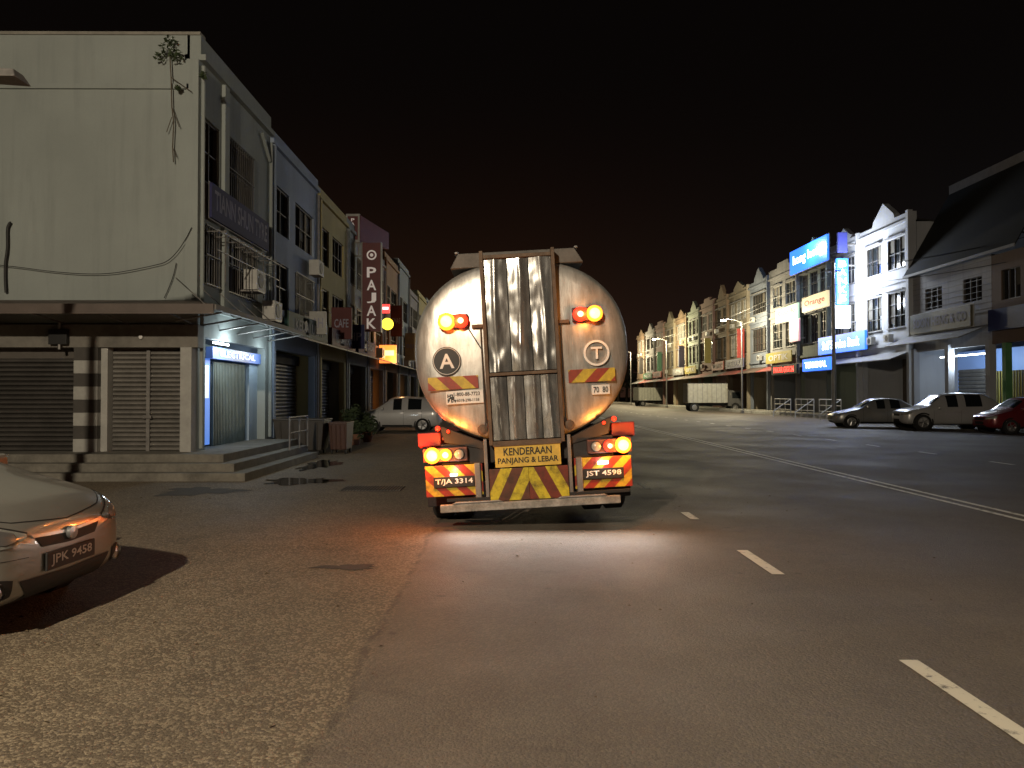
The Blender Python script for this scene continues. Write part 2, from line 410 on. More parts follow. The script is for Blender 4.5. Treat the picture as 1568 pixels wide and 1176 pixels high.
for u, z in ((2.2, 4.0), (3.5, 3.45)):
    P.box(u, u+.62, .12, .42, z, z+.46, WFRAME); P.lathe((u+.27, .421, z+.23), (0, 1, 0), [(.17, 0), (.17, .012), (0, .012)], BLACK, 20)
    P.box(u+.05, u+.55, .02, .43, z-.04, z-.005, STEEL)
P.cyl((0.06, .05, .5), (0.06, .05, 8.2), .04, WL, 8); P.cyl((4.3, .06, .5), (4.3, .06, 8.1), .045, WL, 8); P.cyl((4.2, .06, 7.6), (3.6, .06, 8.1), .04, WL, 8)
P.box(.2, 4.2, .3, .32, 4.9, 4.93, STEEL); P.box(.2, 4.2, .3, .32, 4.5, 4.52, STEEL)
for i in range(8): P.cyl((.25+i*.55, 0, 4.9), (.25+i*.55, .45, 4.9), .012, STEEL, 6)
for i in range(5): P.cyl((.6+i*.8, .31, 3.9), (.6+i*.8, .31, 5.0), .012, STEEL, 6)
P.done()
P = Part('steps', r)
P.box(-16, -5.35, 13.95, 18.9, -.05, .45, TILE); P.box(-16, -5.05, 13.68, 18.7, -.05, .30, TILE); P.box(-16, -4.75, 13.40, 18.5, -.05, .15, TILE)
P.done(bevel=.01)
r = root('wall_plant', (-6.75, 14.7, 8.0)); P = Part('foliage', r)
leaves(P, [(-6.75, 14.6, 8.45, .16), (-6.6, 14.6, 8.3, .13), (-6.9, 14.6, 8.3, .12), (-6.7, 14.6, 8.6, .1), (-6.05, 14.6, 7.9, .08), (-6.55, 14.6, 7.65, .05)], 230, .05); P.done(recalc=False)
P = Part('roots', r)
pts = [(-6.75, 8.4), (-6.72, 7.9), (-6.7, 7.3), (-6.66, 7.0), (-6.68, 6.5), (-6.66, 6.2)]
for (a, b), (c, d) in zip(pts, pts[1:]): P.cyl((a, 14.68, b), (c, 14.68, d), .012, BARK, 6)
for a, b, c, d in ((-6.7, 7.3, -6.55, 6.9), (-6.7, 7.1, -6.8, 6.8), (-6.72, 7.9, -6.3, 7.6), (-6.68, 6.5, -6.6, 6.3)): P.cyl((a, 14.68, b), (c, 14.68, d), .008, BARK, 5)
P.done()
def cable(name, pts, rad=.012, mat=BLACK):
    cu = bpy.data.curves.new(name, 'CURVE'); cu.dimensions = '3D'; cu.bevel_depth = rad; cu.bevel_resolution = 1
    s = cu.splines.new('NURBS'); s.points.add(len(pts)-1); s.use_endpoint_u = True; s.order_u = 3
    for q, p in zip(s.points, pts): q.co = (*p, 1)
    cu.materials.append(mat); o = bpy.data.objects.new(name, cu); col.objects.link(o); return o
cable('power_cable', [(-12, 14.7, 4.3), (-10, 14.7, 4.15), (-9, 14.7, 4.0), (-8, 14.7, 3.95), (-7.2, 14.7, 4.1), (-6.6, 14.7, 4.25), (-6.3, 14.7, 4.9)], .008)
cable('drain_cable', [(-9.98, 14.72, 3.6), (-10.02, 14.72, 4.1), (-9.95, 14.72, 4.5), (-9.98, 14.72, 4.95), (-9.9, 14.72, 5.0)], .025)
cable('wall_cable', [(-6.62, 14.74, 4.2), (-6.66, 14.74, 3.9), (-6.85, 14.74, 3.5)], .008)

# ------------------------------------------------------------ generic left shophouses
def ac(P, u, z):
    P.box(u, u+.62, .12, .42, z, z+.46, WFRAME); P.lathe((u+.27, .421, z+.23), (0, 1, 0), [(.17, 0), (.17, .012), (0, .012)], BLACK, 16)
def left_unit(y0, y1, H, wm, sign=None, signc=None, shops='shut', awn=True):
    r = root('shophouse', (-6.2, y0, 0)); F = fmat(-6.2, y0, 0, 1); L = y1-y0
    P = Part('walls', r, F); cs = [(.4, L*.36), (L*.48, L-.45)]
    ops = [(a, b, z0, z1) for a, b in cs for z0, z1 in ((3.9, 5.15), (5.95, 7.2))]+[(.3, L-.3, .45, 2.8)]
    wall(P, 0.003, L-.003, .2, H-.4, ops, -.2, 0, wm)
    P.box(0.003, L-.003, -.25, .10, H-.4, H-.28, wm); P.box(0.003, L-.003, -.22, .01, H-.28, H, wm)
    P.box(0.003, L-.003, -9, -.25, H-.6, H-.5, CONC); P.box(0.003, .15, -9, -.251, .2, H-.02, wm)
    P.box(0.1, .25, .001, .1, .45, H-.41, wm)
    P.done()
    P = Part('windows', r, F)
    for i, (a, b, z0, z1) in enumerate(ops[:-1]): window(P, a, b, z0, z1, 2 if i < 2 else 3, 2, grille=random.random() < .5)
    ac(P, L*.35, 3.3)
    if random.random() < .5: ac(P, L*.7, 5.25)
    P.cyl((L-.1, .06, .4), (L-.1, .06, H-.5), .04, STEEL, 8)
    P.done()
    P = Part('shopfront', r, F)
    if shops == 'shut': shutter(P, .3, L-.3, .3, 2.5, -.6, random.choice((SHUT, SHUTD)), .11)
    else: P.box(.3, L-.3, -.9, -.88, .3, 2.6, E_('shop_glow_warm', (.9, .45, .15), .5)); shutter(P, L*.5, L-.3, .3, 2.5, -.5, SHUT, .11)
    P.box(.3, L-.3, -.62, -.5, 2.5, 2.8, DARKR)
    if awn:
        P.hexa([(0.02, 1.0, 3.0), (L-.02, 1.0, 3.0), (L-.02, .01, 3.3), (.02, .01, 3.3), (.02, 1.0, 3.04), (L-.02, 1.0, 3.04), (L-.02, .01, 3.34), (.02, .01, 3.34)], AWN)
    P.box(0, L, -.9, .14, -.05, .25, TILE)
    P.done()
    if sign:
        P = Part('name_board', r, F); P.box(.3, L-.3, .3, .42, 3.2, 3.8, signc); P.done()
        text(r, sign, (-6.2+.43, (y0+y1)/2, 3.5), (0, 1, 0), (L-1)*.8, .3, LET)
    return r
WB = wallmat('pale_blue_render', (.31, .38, .50), .3); WY = wallmat('cream_render', (.46, .39, .18), .3); WG = wallmat('grey_render', (.30, .28, .26), .4)
GRN = M_('green_sign', (.02, .05, .03), .7); RED = M_('maroon_sign', (.10, .02, .02), .7)
left_unit(19.2, 24, 8.55, WB, 'KEDAI UBAT', GRN)
left_unit(24, 28.3, 8.4, WY, 'RESTORAN CHONG', RED)
left_unit(28.3, 32.5, 8.4, WL, 'PAJAK GADAI', BLUE)
ys = [32.5, 37, 41.5, 46, 50.5, 56, 62, 68, 75, 82, 90]
ms = [WG, wallmat('orange_render', (.4, .25, .14)), WL, WG, WY, WL, WG, WB, WG, WG]
for i in range(10): left_unit(ys[i], ys[i+1], 8.3+(i % 3)*.5-(.3 if i > 4 else 0), ms[i], None, None, 'lit' if i in (0, 2) else 'shut')

r = root('pawnshop_sign', (-5.5, 30, 4)); P = Part('board', r)
MAR = M_('pawn_maroon', (.14, .014, .018), .5)
P.box(-5.9, -5.17, 29.9, 30.1, 4.15, 7.75, MAR); P.box(-5.94, -5.901, 29.88, 30.12, 4.12, 7.78, STEEL); P.box(-5.169, -5.13, 29.88, 30.12, 4.12, 7.78, STEEL)
P.box(-6.2, -5.94, 29.97, 30.03, 7.2, 7.25, STEEL); P.box(-6.2, -5.94, 29.97, 30.03, 4.8, 4.85, STEEL)
P.done()
LETD = E_('sign_letter_cream_glow', (.75, .65, .6), .25)  # faint emission put into the letters so the unlit boards stay readable
for i, ch in enumerate('PAJAK'): text(r, ch, (-5.53, 29.9, 6.55-i*.52), (1, 0, 0), .38, .42, LETD)
P = Part('emblem', r); P.lathe((-5.53, 29.895, 7.25), (0, -1, 0), [(.14, 0), (.2, 0), (.2, .01), (.14, .01), (.14, 0)], LETD, 24); P.lathe((-5.53, 29.895, 7.25), (0, -1, 0), [(.07, 0), (.07, .01), (0, .01)], LETD, 12); P.done()
r = root('rooftop_sign', (-6, 30, 8)); P = Part('board', r)
P.hexa([(-6.55, 29.8, 7.75), (-6.0, 29.8, 7.75), (-6.0, 29.95, 7.75), (-6.55, 29.95, 7.75), (-6.55, 29.8, 8.9), (-6.0, 29.8, 8.9), (-6.0, 29.95, 8.9), (-6.55, 29.95, 8.9)], WFRAME)
P.hexa([(-5.98, 29.8, 7.8), (-5.1, 31.5, 7.8), (-5.2, 31.6, 7.8), (-6.1, 29.96, 7.8), (-5.98, 29.8, 8.85), (-5.1, 31.5, 8.5), (-5.2, 31.6, 8.5), (-6.1, 29.96, 8.85)], MAR)
for a in (-6.5, -6.1): P.box(a, a+.05, 29.9, 29.96, 7.2, 7.75, STEEL)
P.box(-6.48, -6.07, 29.78, 29.799, 7.85, 8.8, MAR)
P.done()
for i, ch in enumerate('PAJAK'): text(r, ch, (-6.27, 29.78, 8.65-i*.17), (1, 0, 0), .14, .13, LETD)
r = root('round_yellow_sign', (-5.55, 34, 4.85)); P = Part('lamp_disc', r)
P.lathe((-5.55, 33.9, 4.85), (0, 1, 0), [(0, 0), (.22, .01), (.27, .05), (.27, .15), (.22, .19), (0, .2)], E_('yellow_glow', (1, .75, .05), 2.5), 28)
P.box(-6.2, -5.8, 33.98, 34.02, 4.83, 4.87, STEEL); P.done()
r = root('red_light_box', (-5.6, 34, 5.5)); P = Part('box', r); P.box(-5.8, -5.45, 33.9, 34.05, 5.35, 5.75, E_('red_glow', (1, .06, .05), 2)); P.box(-5.76, -5.49, 33.88, 33.899, 5.5, 5.62, E_('white_glow', (1, .9, .85), 2)); P.box(-6.2, -5.801, 33.97, 34.0, 5.5, 5.54, STEEL); P.done(bevel=.01)
r = root('orange_light_box', (-5.6, 35, 3.3)); P = Part('box', r); P.box(-6.1, -5.3, 35, 35.15, 3.1, 3.95, E_('orange_glow', (1, .22, .04), 1.8)); P.box(-6.0, -5.4, 34.98, 34.999, 3.45, 3.7, E_('cream_glow', (1, .7, .3), 1.6)); P.box(-6.2, -6.101, 35.05, 35.1, 3.5, 3.55, STEEL); P.done(bevel=.01)
light(r, 'box_light', (-5.2, 34.5, 3.2), 90, (1, .5, .2), .2)
for (x, yy, z0, z1, w, mt, tx) in ((-5.75, 25.5, 3.5, 4.6, .7, RED, 'CAFE'), (-5.7, 27.5, 3.3, 4.2, .7, BLUE, 'HP'), (-5.75, 38, 4.6, 6.2, .6, RED, 'EMAS'), (-5.7, 43, 3.6, 5.2, .6, M_('tan_sign', (.4, .3, .15)), 'BIJI'), (-5.75, 22.3, 3.4, 4.1, .5, M_('white_board', (.35, .35, .33)), 'AH')):
    r = root('projecting_sign', (x, yy, z0)); P = Part('board', r); P.box(x-w/2, x+w/2, yy, yy+.12, z0, z1, mt); P.box(-6.2, x-w/2-.001, yy+.03, yy+.08, z1-.2, z1-.14, STEEL); P.done(bevel=.01)
    text(r, tx, (x, yy, (z0+z1)/2), (1, 0, 0), w*.7, .3, LETM)

def bin_(x, y, w, h, mt):
    r = root('waste_container', (x, y, 0)); P = Part('tub', r)
    P.hexa([(x-w*.44, y-.35, .12), (x+w*.44, y-.35, .12), (x+w*.44, y+.35, .12), (x-w*.44, y+.35, .12), (x-w*.5, y-.45, h), (x+w*.5, y-.45, h), (x+w*.5, y+.45, h), (x-w*.5, y+.45, h)], mt)
    P.box(x-w*.52, x+w*.52, y-.48, y+.48, h+.001, h+.05, mt)
    for i in range(4): a = x-w*.36+i*w*.24; P.hexa([(a-.02, y-.37, .14), (a+.02, y-.37, .14), (a+.02, y-.34, .14), (a-.02, y-.34, .14), (a-.02, y-.475, h-.02), (a+.02, y-.475, h-.02), (a+.02, y-.44, h-.02), (a-.02, y-.44, h-.02)], mt)
    P.done(bevel=.015)
    P = Part('castors', r)
    for a in (-.38, .38):
        for b in (-.28, .28): P.lathe((x+a*w-.02, y+b, .07), (1, 0, 0), [(0, 0), (.065, 0), (.065, .04), (0, .04)], RUBBER, 14)
    P.done()
bin_(-5.45, 19.7, 1.3, .9, M_('bin_brown', (.04, .032, .025), .6)); bin_(-4.5, 20.0, .48, .8, M_('bin_maroon', (.07, .03, .02), .6))
for i, (x, y, h) in enumerate(((-5.1, 24, .8), (-4.8, 23.2, .5), (-5.3, 25.2, .9), (-4.7, 24.8, .6), (-5.2, 26.5, .7))):
    r = root('potted_plant', (x, y, 0)); P = Part('pot', r)
    P.lathe((x, y, .01), (0, 0, 1), [(0, 0), (.14, 0), (.2, .3), (.22, .3), (.22, .34), (.18, .34), (.17, .28), (0, .28)], M_('terracotta', (.2, .09, .05), .8), 20); P.done(True)
    P = Part('foliage', r); leaves(P, [(x+random.uniform(-.18, .18), y+random.uniform(-.18, .18), h*random.uniform(.6, 1.25), .17) for _ in range(9)], 300, .08)
    for k in range(5): P.cyl((x, y, .28), (x+random.uniform(-.2, .2), y+random.uniform(-.2, .2), h), .012, BARK, 5)
    P.done(recalc=False)
r = root('step_railing', (-5.2, 18.3, 0)); P = Part('rails', r)
for yy in (16.9, 17.7, 18.4): P.cyl((-4.98, yy, .3), (-4.98, yy, 1.05), .02, STEEL, 8)
P.cyl((-4.98, 16.9, 1.05), (-4.98, 18.4, 1.05), .02, STEEL, 8); P.cyl((-4.98, 16.9, .7), (-4.98, 18.4, .7), .015, STEEL, 8); P.done(True)

def street_lamp(x, y, h, arm, power, c, lit=True, rad=.12):
    r = root('street_lamp', (x, y, 0)); P = Part('pole', r)
    P.lathe((x, y, 0), (0, 0, 1), [(0, 0), (.16, 0), (.16, .3), (.09, .34), (.05, h-.1), (0, h-.1)], POLE, 14)
    s = 1 if arm > 0 else -1
    pts = [(x, h-.5), (x+s*.1, h-.15), (x+arm*.4, h+.05), (x+arm*.8, h+.12)]
    for (a, b), (d, e) in zip(pts, pts[1:]): P.cyl((a, y, b), (d, y, e), .035, POLE, 10)
    P.done(True)
    P = Part('lamp_head', r); a = x+arm*.8; bq = x+arm
    P.hexa([(a-.0, y-.09, h+.06), (bq+s*.25, y-.14, h+.04), (bq+s*.25, y+.14, h+.04), (a, y+.09, h+.06), (a, y-.05, h+.18), (bq+s*.2, y-.08, h+.14), (bq+s*.2, y+.08, h+.14), (a, y+.05, h+.18)], STEEL)
    if lit: P.hexa([(bq-s*.15, y-.12, h-.08), (bq+s*.18, y-.12, h-.08), (bq+s*.18, y+.12, h-.08), (bq-s*.15, y+.12, h-.08), (bq-s*.18, y-.14, h+.038), (bq+s*.22, y-.14, h+.038), (bq+s*.22, y+.14, h+.038), (bq-s*.18, y+.14, h+.038)], E_('lamp_lens', c, 90))
    P.done(bevel=.01)
    if lit: light(r, 'lamp_light', (bq, y, h-.25), power, c, rad)
street_lamp(-6.6, -5.0, 7.6, 2.4, 7800, (1, .84, .62), rad=.12)
street_lamp(20.6, 65, 8.2, -1.6, 4500, (1, .85, .55))
street_lamp(20.6, 96, 8.9, -1.6, 6500, (1, .85, .5))
street_lamp(20.6, 124, 9.0, -1.6, 6000, (1, .82, .5))
street_lamp(20.6, 150, 9.0, -1.6, 4000, (1, .8, .45))
street_lamp(-6.75, 7.6, 4.75, 1.5, 0, (1, 1, 1), False)

# ------------------------------------------------------------ RIGHT shophouses
X0 = 23.0
WR = [wallmat('white_render', (.58, .60, .63), .25), wallmat('pale_cream', (.30, .26, .19), .45), wallmat('pale_grey', (.24, .24, .24), .45), wallmat('buff', (.24, .17, .11), .45), wallmat('pinkish', (.24, .15, .13), .45), wallmat('grey_green', (.20, .23, .19), .45), wallmat('blue_grey', (.2, .23, .28), .45)]
HOOD = M_('window_hood', (.25, .25, .25), .7)
def right_unit(y0, L, wm, k):
    r = root('shophouse', (X0, y0, 0)); F = fmat(X0, y0, 0, -1)
    P = Part('walls', r, F)
    lay = ((.12, .44), (.56, .88)) if k % 3 != 2 else ((.1, .3), (.38, .62), (.7, .9))
    if k % 5 == 4: lay = ((.15, .85),)
    ops = [(a*L, b*L, z0, z1) for a, b in lay for z0, z1 in ((5.6, 7.7), (9.1, 10.9))]+[(.35, L-.35, .2, 4.0)]
    wall(P, .003, L-.003, .2, 11.6, ops, -.25, 0, wm)
    dh = (0, -.3, .2, -.5)[k % 4]
    pr = [(.003, 11.6), (L-.003, 11.6), (L-.003, 12.1), (L*.72, 12.1), (L*.70, 12.4), (L*.5, 13.3+dh), (L*.30, 12.4), (L*.28, 12.1), (.003, 12.1)]
    if k % 4 == 3: pr = [(.003, 11.6), (L-.003, 11.6), (L-.003, 12.4), (L*.7, 12.4), (L*.68, 12.8), (L*.32, 12.8), (L*.3, 12.4), (.003, 12.4)]
    P.prism([(a, b) for a, b in pr], -.3, .08, wm, 'y')
    P.box(.003, L-.003, .0801, .2, 11.55, 11.72, wm)
    P.box(-.12, .14, .003, .28, .2, 12.15, wm)
    P.box(.003, L-.003, .003, .12, 8.2, 8.35, wm); P.box(.003, L-.003, .003, .12, 4.5, 4.68, wm)
    P.box(.003, .2, -9, -.301, .2, 11.5, wm)
    P.hexa([(0, -9, 10.5), (L, -9, 10.5), (L, -.31, 11.6), (0, -.31, 11.6), (0, -9, 10.6), (L, -9, 10.6), (L, -.31, 11.7), (0, -.31, 11.7)], DARKR)
    P.done()
    P = Part('windows', r, F)
    for i, (a, b, z0, z1) in enumerate(ops[:-1]): window(P, a, b, z0, z1, 3 if b-a < 3 else 6, 3 if i % 2 == 0 else 2, WFRAME if k % 2 else FRAME, hood=HOOD)
    for q in range(2): ac(P, L*(.3+.35*q), 4.75+random.choice((0, 3.6)))
    P.done()
    P = Part('shopfront', r, F)
    lit = k in (1, 2, 6)
    P.box(.35, L-.35, -2.6, -2.5, .2, 4.0, E_('right_glow', (.75, .7, .5), .22) if lit else M_('recess_wall', (.12, .1, .08), .9))
    shutter(P, .6, L*.5, .3, 3.2, -2.3, SHUT if k % 2 else SHUTD, .2)
    P.box(.35, L-.35, -2.5, -.26, 3.9, 3.98, CONC)
    aw = random.choice((AWN, M_('awning_red', (.25, .05, .04), .6), M_('awning_grey', (.18, .18, .18), .6)))
    P.hexa([(.02, 1.3, 3.6), (L-.02, 1.3, 3.6), (L-.02, .01, 4.1), (.02, .01, 4.1), (.02, 1.3, 3.65), (L-.02, 1.3, 3.65), (L-.02, .01, 4.15), (.02, .01, 4.15)], aw)
    P.box(0, L, -3, -.001, -.1, .275, CONC)
    P.done()
    cs = [(.1, .1, .2), (.3, .04, .03), (.03, .12, .06), (.3, .25, .05), (.2, .2, .2)]
    if k > 2 and k % 3 != 1:
        sc = cs[k % 5]; P = Part('name_board', r, F); P.box(.4, L-.4, .43, .5, 4.3, 5.2, M_('rsign%d' % (k % 5), sc, .5)); P.done()
        text(r, ['KEDAI', 'MINI MART', 'TAILOR', 'OPTIK', 'FARMASI'][k % 5], (X0-.51, y0+L/2, 4.75), (0, -1, 0), (L-1)*.8, .5, LET)
    if k > 3 and k % 2:
        P = Part('hanging_sign', r, F); P.box(L*.1, L*.1+.12, .3, 1.0, 5.2, 8, M_('rsign%d' % ((k+1) % 5), cs[(k+1) % 5], .5)); P.done()
    return r
y = 41.9; k = 0
Ls = [6.1, 4.6, 5.6, 6.6, 5.4, 6.6, 5.2, 6.2, 6.2, 7, 7, 7, 8, 8]
cw = [0, 0, 5, 2, 6, 1, 3, 4, 5, 3, 1, 4, 2, 3]
for k, L in enumerate(Ls): right_unit(y, L, WR[cw[k]], k); y += L
r = root('timber_shophouse', (X0, 35, 0)); F = fmat(X0, 35, 0, -1)
P = Part('walls', r, F); TW = wallmat('white_planks', (.4, .4, .42), .5)
wall(P, 0, 6.88, 5.6, 8.3, [(.7, 2.2, 6.2, 7.4), (4, 5.6, 6.2, 7.4)], -.2, 0, TW)
for i in range(9): P.box(0, 6.88, .001, .02, 5.75+i*.29, 5.77+i*.29, HOOD)
P.box(0, 6.88, -.2, -.05, 4.0, 5.6, TW)
for u in (0, 3.3, 6.55): P.box(u, u+.33, -.2, .12, 0, 4.2, TW)
P.box(.33, 6.8, -2.6, -2.5, 0, 4.0, E_('blue_lit_shop', (.22, .36, .7), .2)); shutter(P, 3.7, 6.4, .2, 3, -2.3, SHUT, .2)
P.box(.4, 3.1, -1.8, -1.75, .2, 2.8, M_('yellow_grille', (.45, .4, .1), .6))
for i in range(14): P.box(.4+i*.2, .43+i*.2, -1.74, -1.7, .2, 2.8, FRAME)
P.box(1, 5, -.5, -.45, 3.6, 3.66, TUBE)
P.done()
P = Part('windows', r, F); window(P, .7, 2.2, 6.2, 7.4, 3, 1); window(P, 4, 5.6, 6.2, 7.4, 3, 1); P.done()
P = Part('roof', r, F)
RD = M_('dark_roof', (.008, .009, .008), .95)
P.hexa([(-2.4, .5, 8.25), (6.88, .5, 8.25), (6.88, -2.2, 13.0), (-2.4, -2.2, 13.0), (-2.4, .5, 8.35), (6.88, .5, 8.35), (6.88, -2.2, 13.1), (-2.4, -2.2, 13.1)], RD)
P.box(-2.4, 6.88, -2.5, -2.15, 12.9, 13.5, HOOD)
P.box(-2.4, 6.88, .5, .55, 8.2, 8.34, HOOD)
P.hexa([(0, 1.6, 4.3), (6.88, 1.6, 4.3), (6.88, .13, 4.9), (0, .13, 4.9), (0, 1.6, 4.35), (6.88, 1.6, 4.35), (6.88, .13, 4.95), (0, .13, 4.95)], M_('awning_grey', (.18, .18, .18), .6))
P.done()
P = Part('name_board', r, F); P.box(.8, 6.2, .4, .52, 4.95, 6.0, M_('olive_sign', (.12, .11, .07), .6)); P.box(.75, 6.25, .35, .399, 4.9, 6.05, WFRAME); P.done()
text(r, 'SOON HENG & CO', (X0-.53, 38.5, 5.5), (0, -1, 0), 4.7, .5, LETM)
light(r, 'shop_tube', (X0+.3, 38, 3.4), 140, (.7, .85, 1), .2)
r = root('brown_shophouse', (X0, 32.3, 0)); F = fmat(X0, 32.3, 0, -1)
P = Part('walls', r, F); BR = wallmat('brown_render', (.16, .11, .08), .3)
wall(P, 0, 2.68, 4, 8.2, [(.7, 2.0, 6, 7.4)], -.2, 0, BR)
GP = M_('green_pillar', (.1, .25, .1), .6)
P.box(0, .3, -.2, .1, 0, 4, GP); P.box(1.6, 1.85, -.2, .1, 0, 4, GP); P.box(.3, 2.68, -2.6, -2.5, 0, 4, M_('recess_wall', (.12, .1, .08), .9))
P.box(0, .1, -9, -.21, 0, 8, BR)
P.box(0.1, 2.6, .15, .25, 4.6, 5.6, M_('navy_banner', (.02, .03, .12), .5))
P.done()
P = Part('windows', r, F); window(P, .7, 2.0, 6, 7.4, 3, 1); P.done()

SB = E_('bank_blue', (.03, .16, .95), 2.0); SW = E_('bank_white', (.85, .95, 1), 6)
def fsign(name, ya, yb, z0, z1, mt, tx, tm, n=.2, r=None, tw=.8, th=.5):
    r = root(name, (X0-n, (ya+yb)/2, z0)); F = fmat(X0, 0, 0, -1)
    P = Part('board', r, F); P.box(ya, yb, n, n+.15, z0, z1, mt); P.box(ya-.05, yb+.05, n-.06, n-.001, z0-.05, z1+.05, STEEL)
    P.box(ya+.3, ya+.4, .001, n-.061, z0+.2, z0+.3, STEEL); P.box(yb-.4, yb-.3, .001, n-.061, z0+.2, z0+.3, STEEL)
    P.done()
    if tx: text(r, tx, (X0-n-.155, (ya+yb)/2, (z0+z1)/2), (0, -1, 0), (yb-ya)*tw, (z1-z0)*th, tm)
    return r
b = fsign('blue_light_sign', 51.6, 58.4, 11.1, 12.9, SB, 'hong leong', SW, .5)
light(b, 'sign_light', (X0-1.6, 54, 12.4), 600, (.5, .7, 1), .5)
light(b, 'sign_light_2', (X0-1.8, 46.5, 9.5), 1300, (.86, .92, 1), .5)
fsign('blue_light_sign', 46.5, 53.5, 4.5, 5.7, SB, 'Self Service Bank', SW, .35)
fsign('blue_light_sign', 49, 53.5, 3.3, 4.15, SB, 'TERMINAL', SW, 1.5)
fsign('yellow_sign', 51.9, 56.4, 7.9, 9.0, E_('cream_sign', (.8, .65, .35), .9), 'Orange', E_('red_letter', (.5, .05, .03), .4), .35)
fsign('green_sign', 57.3, 62, 7.6, 8.8, E_('mint_sign', (.6, .85, .6), .6), 'Speedy', E_('green_letter', (.02, .25, .08), .3), .35)
fsign('pink_sign', 56.8, 58.6, 5.8, 7.5, E_('pink_sign', (.8, .4, .45), .6), None, None, .5)
fsign('red_led_sign', 55, 60.3, 3.25, 3.95, M_('led_black', (.01, .01, .01), .5), 'PAKAR GIGI 24', E_('led_red', (1, .03, .02), 9), 1.35, th=.6)
r = root('vertical_blue_sign', (21.8, 48, 8)); P = Part('board', r)
P.box(21.4, 22.15, 47.9, 48.15, 7.5, 10.5, SB); P.box(21.3, 22.25, 47.85, 48.15, 5.95, 7.4, E_('white_box', (.8, .9, 1), 4)); P.box(22.16, 23, 48, 48.08, 10, 10.1, STEEL); P.box(22.26, 23, 48, 48.08, 6.3, 6.4, STEEL)
P.box(21.5, 22.1, 47.9, 48.1, 10.9, 12.2, E_('navy_lit', (.05, .06, .3), .6)); P.box(22.11, 23, 48, 48.08, 11.4, 11.5, STEEL)
P.done(bevel=.02)
for i, ch in enumerate('BANK5'): text(r, ch, (21.775, 47.9, 10.15-i*.56), (1, 0, 0), .5, .42, SW)
light(r, 'sign_light', (21.5, 47.0, 7.5), 600, (.85, .92, 1), .4)
street_pole = root('utility_pole', (19.9, 45.2, 0)); P = Part('pole', street_pole)
P.lathe((20.1, 45.5, 0), (0, 0, 1), [(0, 0), (.13, 0), (.09, 9.8), (0, 9.8)], POLE, 12); P.box(19.6, 20.6, 45.45, 45.55, 9.2, 9.3, POLE); P.done(True)
for k, (z, dx) in enumerate(((9.35, -.4), (9.35, .4), (8.4, 0))):
    cable('overhead_wire', [(20.1+dx, 45.5, z), (20.3+dx, 60, z-.7), (20.5+dx, 75, z-.7), (20.6+dx, 96, z-.2)], .015)
    cable('overhead_wire', [(20.1+dx, 45.5, z), (22, 38, z-.9), (24, 30, z-.6)], .015)
r = root('ramp_railing', (22, 50, 0)); P = Part('rails', r)
for j in range(3):
    y0 = 47+j*4.2
    for i in range(4): P.cyl((21.2, y0+i*1.1, 0), (21.2, y0+i*1.1, 1.3), .035, WHITE, 8)
    for z in (.5, .9, 1.3): P.cyl((21.2, y0, z), (21.2, y0+3.3, z), .03, WHITE, 8)
    P.cyl((21.2, y0, 1.3), (19.9, y0, .4), .03, WHITE, 8); P.cyl((19.9, y0, 0), (19.9, y0, .4), .03, WHITE, 8)
P.done(True)

P = Part('distant_trees'); cl = []
for i in range(60):
    x = random.uniform(-30, 45); yy = random.uniform(190, 240); h = random.uniform(6, 15)
    P.cyl((x, yy, 0), (x+.5, yy, h*.7), .4, BARK, 6, .15)
    for _ in range(8): cl.append((x+random.uniform(-4, 4), yy+random.uniform(-3, 3), h*random.uniform(.45, 1.05), random.uniform(1.2, 2.5)))
leaves(P, cl, 14000, .55, M_('far_leaves', (.04, .045, .03), .9)); P.done(recalc=False)

# ------------------------------------------------------------ cars
def carpaint(name, c, metal=.3, rough=.3):
    return M_(name, c, rough, metal, .12, 1.5, coat=.6)
def build_body(name, r, st, paint, wins, ws, sub=2):
    R = []
    for x, zb, w, zs, zt, wt in st:
        h = [(0, zb), (.75*w, zb), (.95*w, zb+.07), (w, zb+.32*(zs-zb)), (w*.995, zb+.72*(zs-zb)), (.955*w, zs), (.5*(.955*w+wt)+.015, (zs+zt-.05)/2+.01), (wt, zt-.055), (.6*wt, zt-.012), (0, zt)]
        R.append([(x, a, b) for a, b in h]+[(x, -a, b) for a, b in h[-2:0:-1]])
    n = len(R[0]); vs = [v for q in R for v in q]; fs = []; mi = []
    for j in range(len(R)-1):
        for i in range(n):
            fs.append((j*n+i, j*n+(i+1) % n, (j+1)*n+(i+1) % n, (j+1)*n+i))
            side = i in (5, 6, 11, 12); top = i in (7, 8, 9, 10)
            mi.append(1 if (side and j in wins) or (top and j in ws) else (2 if i in (0, 17) else 0))
    fs.append(tuple(range(n))); mi.append(0); fs.append(tuple(range((len(R)-1)*n, len(R)*n))); mi.append(0)
    me = bpy.data.meshes.new(name); me.from_pydata(vs, [], fs)
    for m in (paint, GLASS, BLACK): me.materials.append(m)
    me.polygons.foreach_set('material_index', mi); me.polygons.foreach_set('use_smooth', [True]*len(fs))
    bm = bmesh.new(); bm.from_mesh(me); bmesh.ops.recalc_face_normals(bm, faces=bm.faces); bm.to_mesh(me); bm.free()
    o = bpy.data.objects.new(name, me); col.objects.link(o)
    s = o.modifiers.new('s', 'SUBSURF'); s.levels = sub; s.render_levels = sub
    bpy.context.view_layer.update()
    bv = BVHTree.FromObject(o, bpy.context.evaluated_depsgraph_get())
    attach(o, r); return o, bv
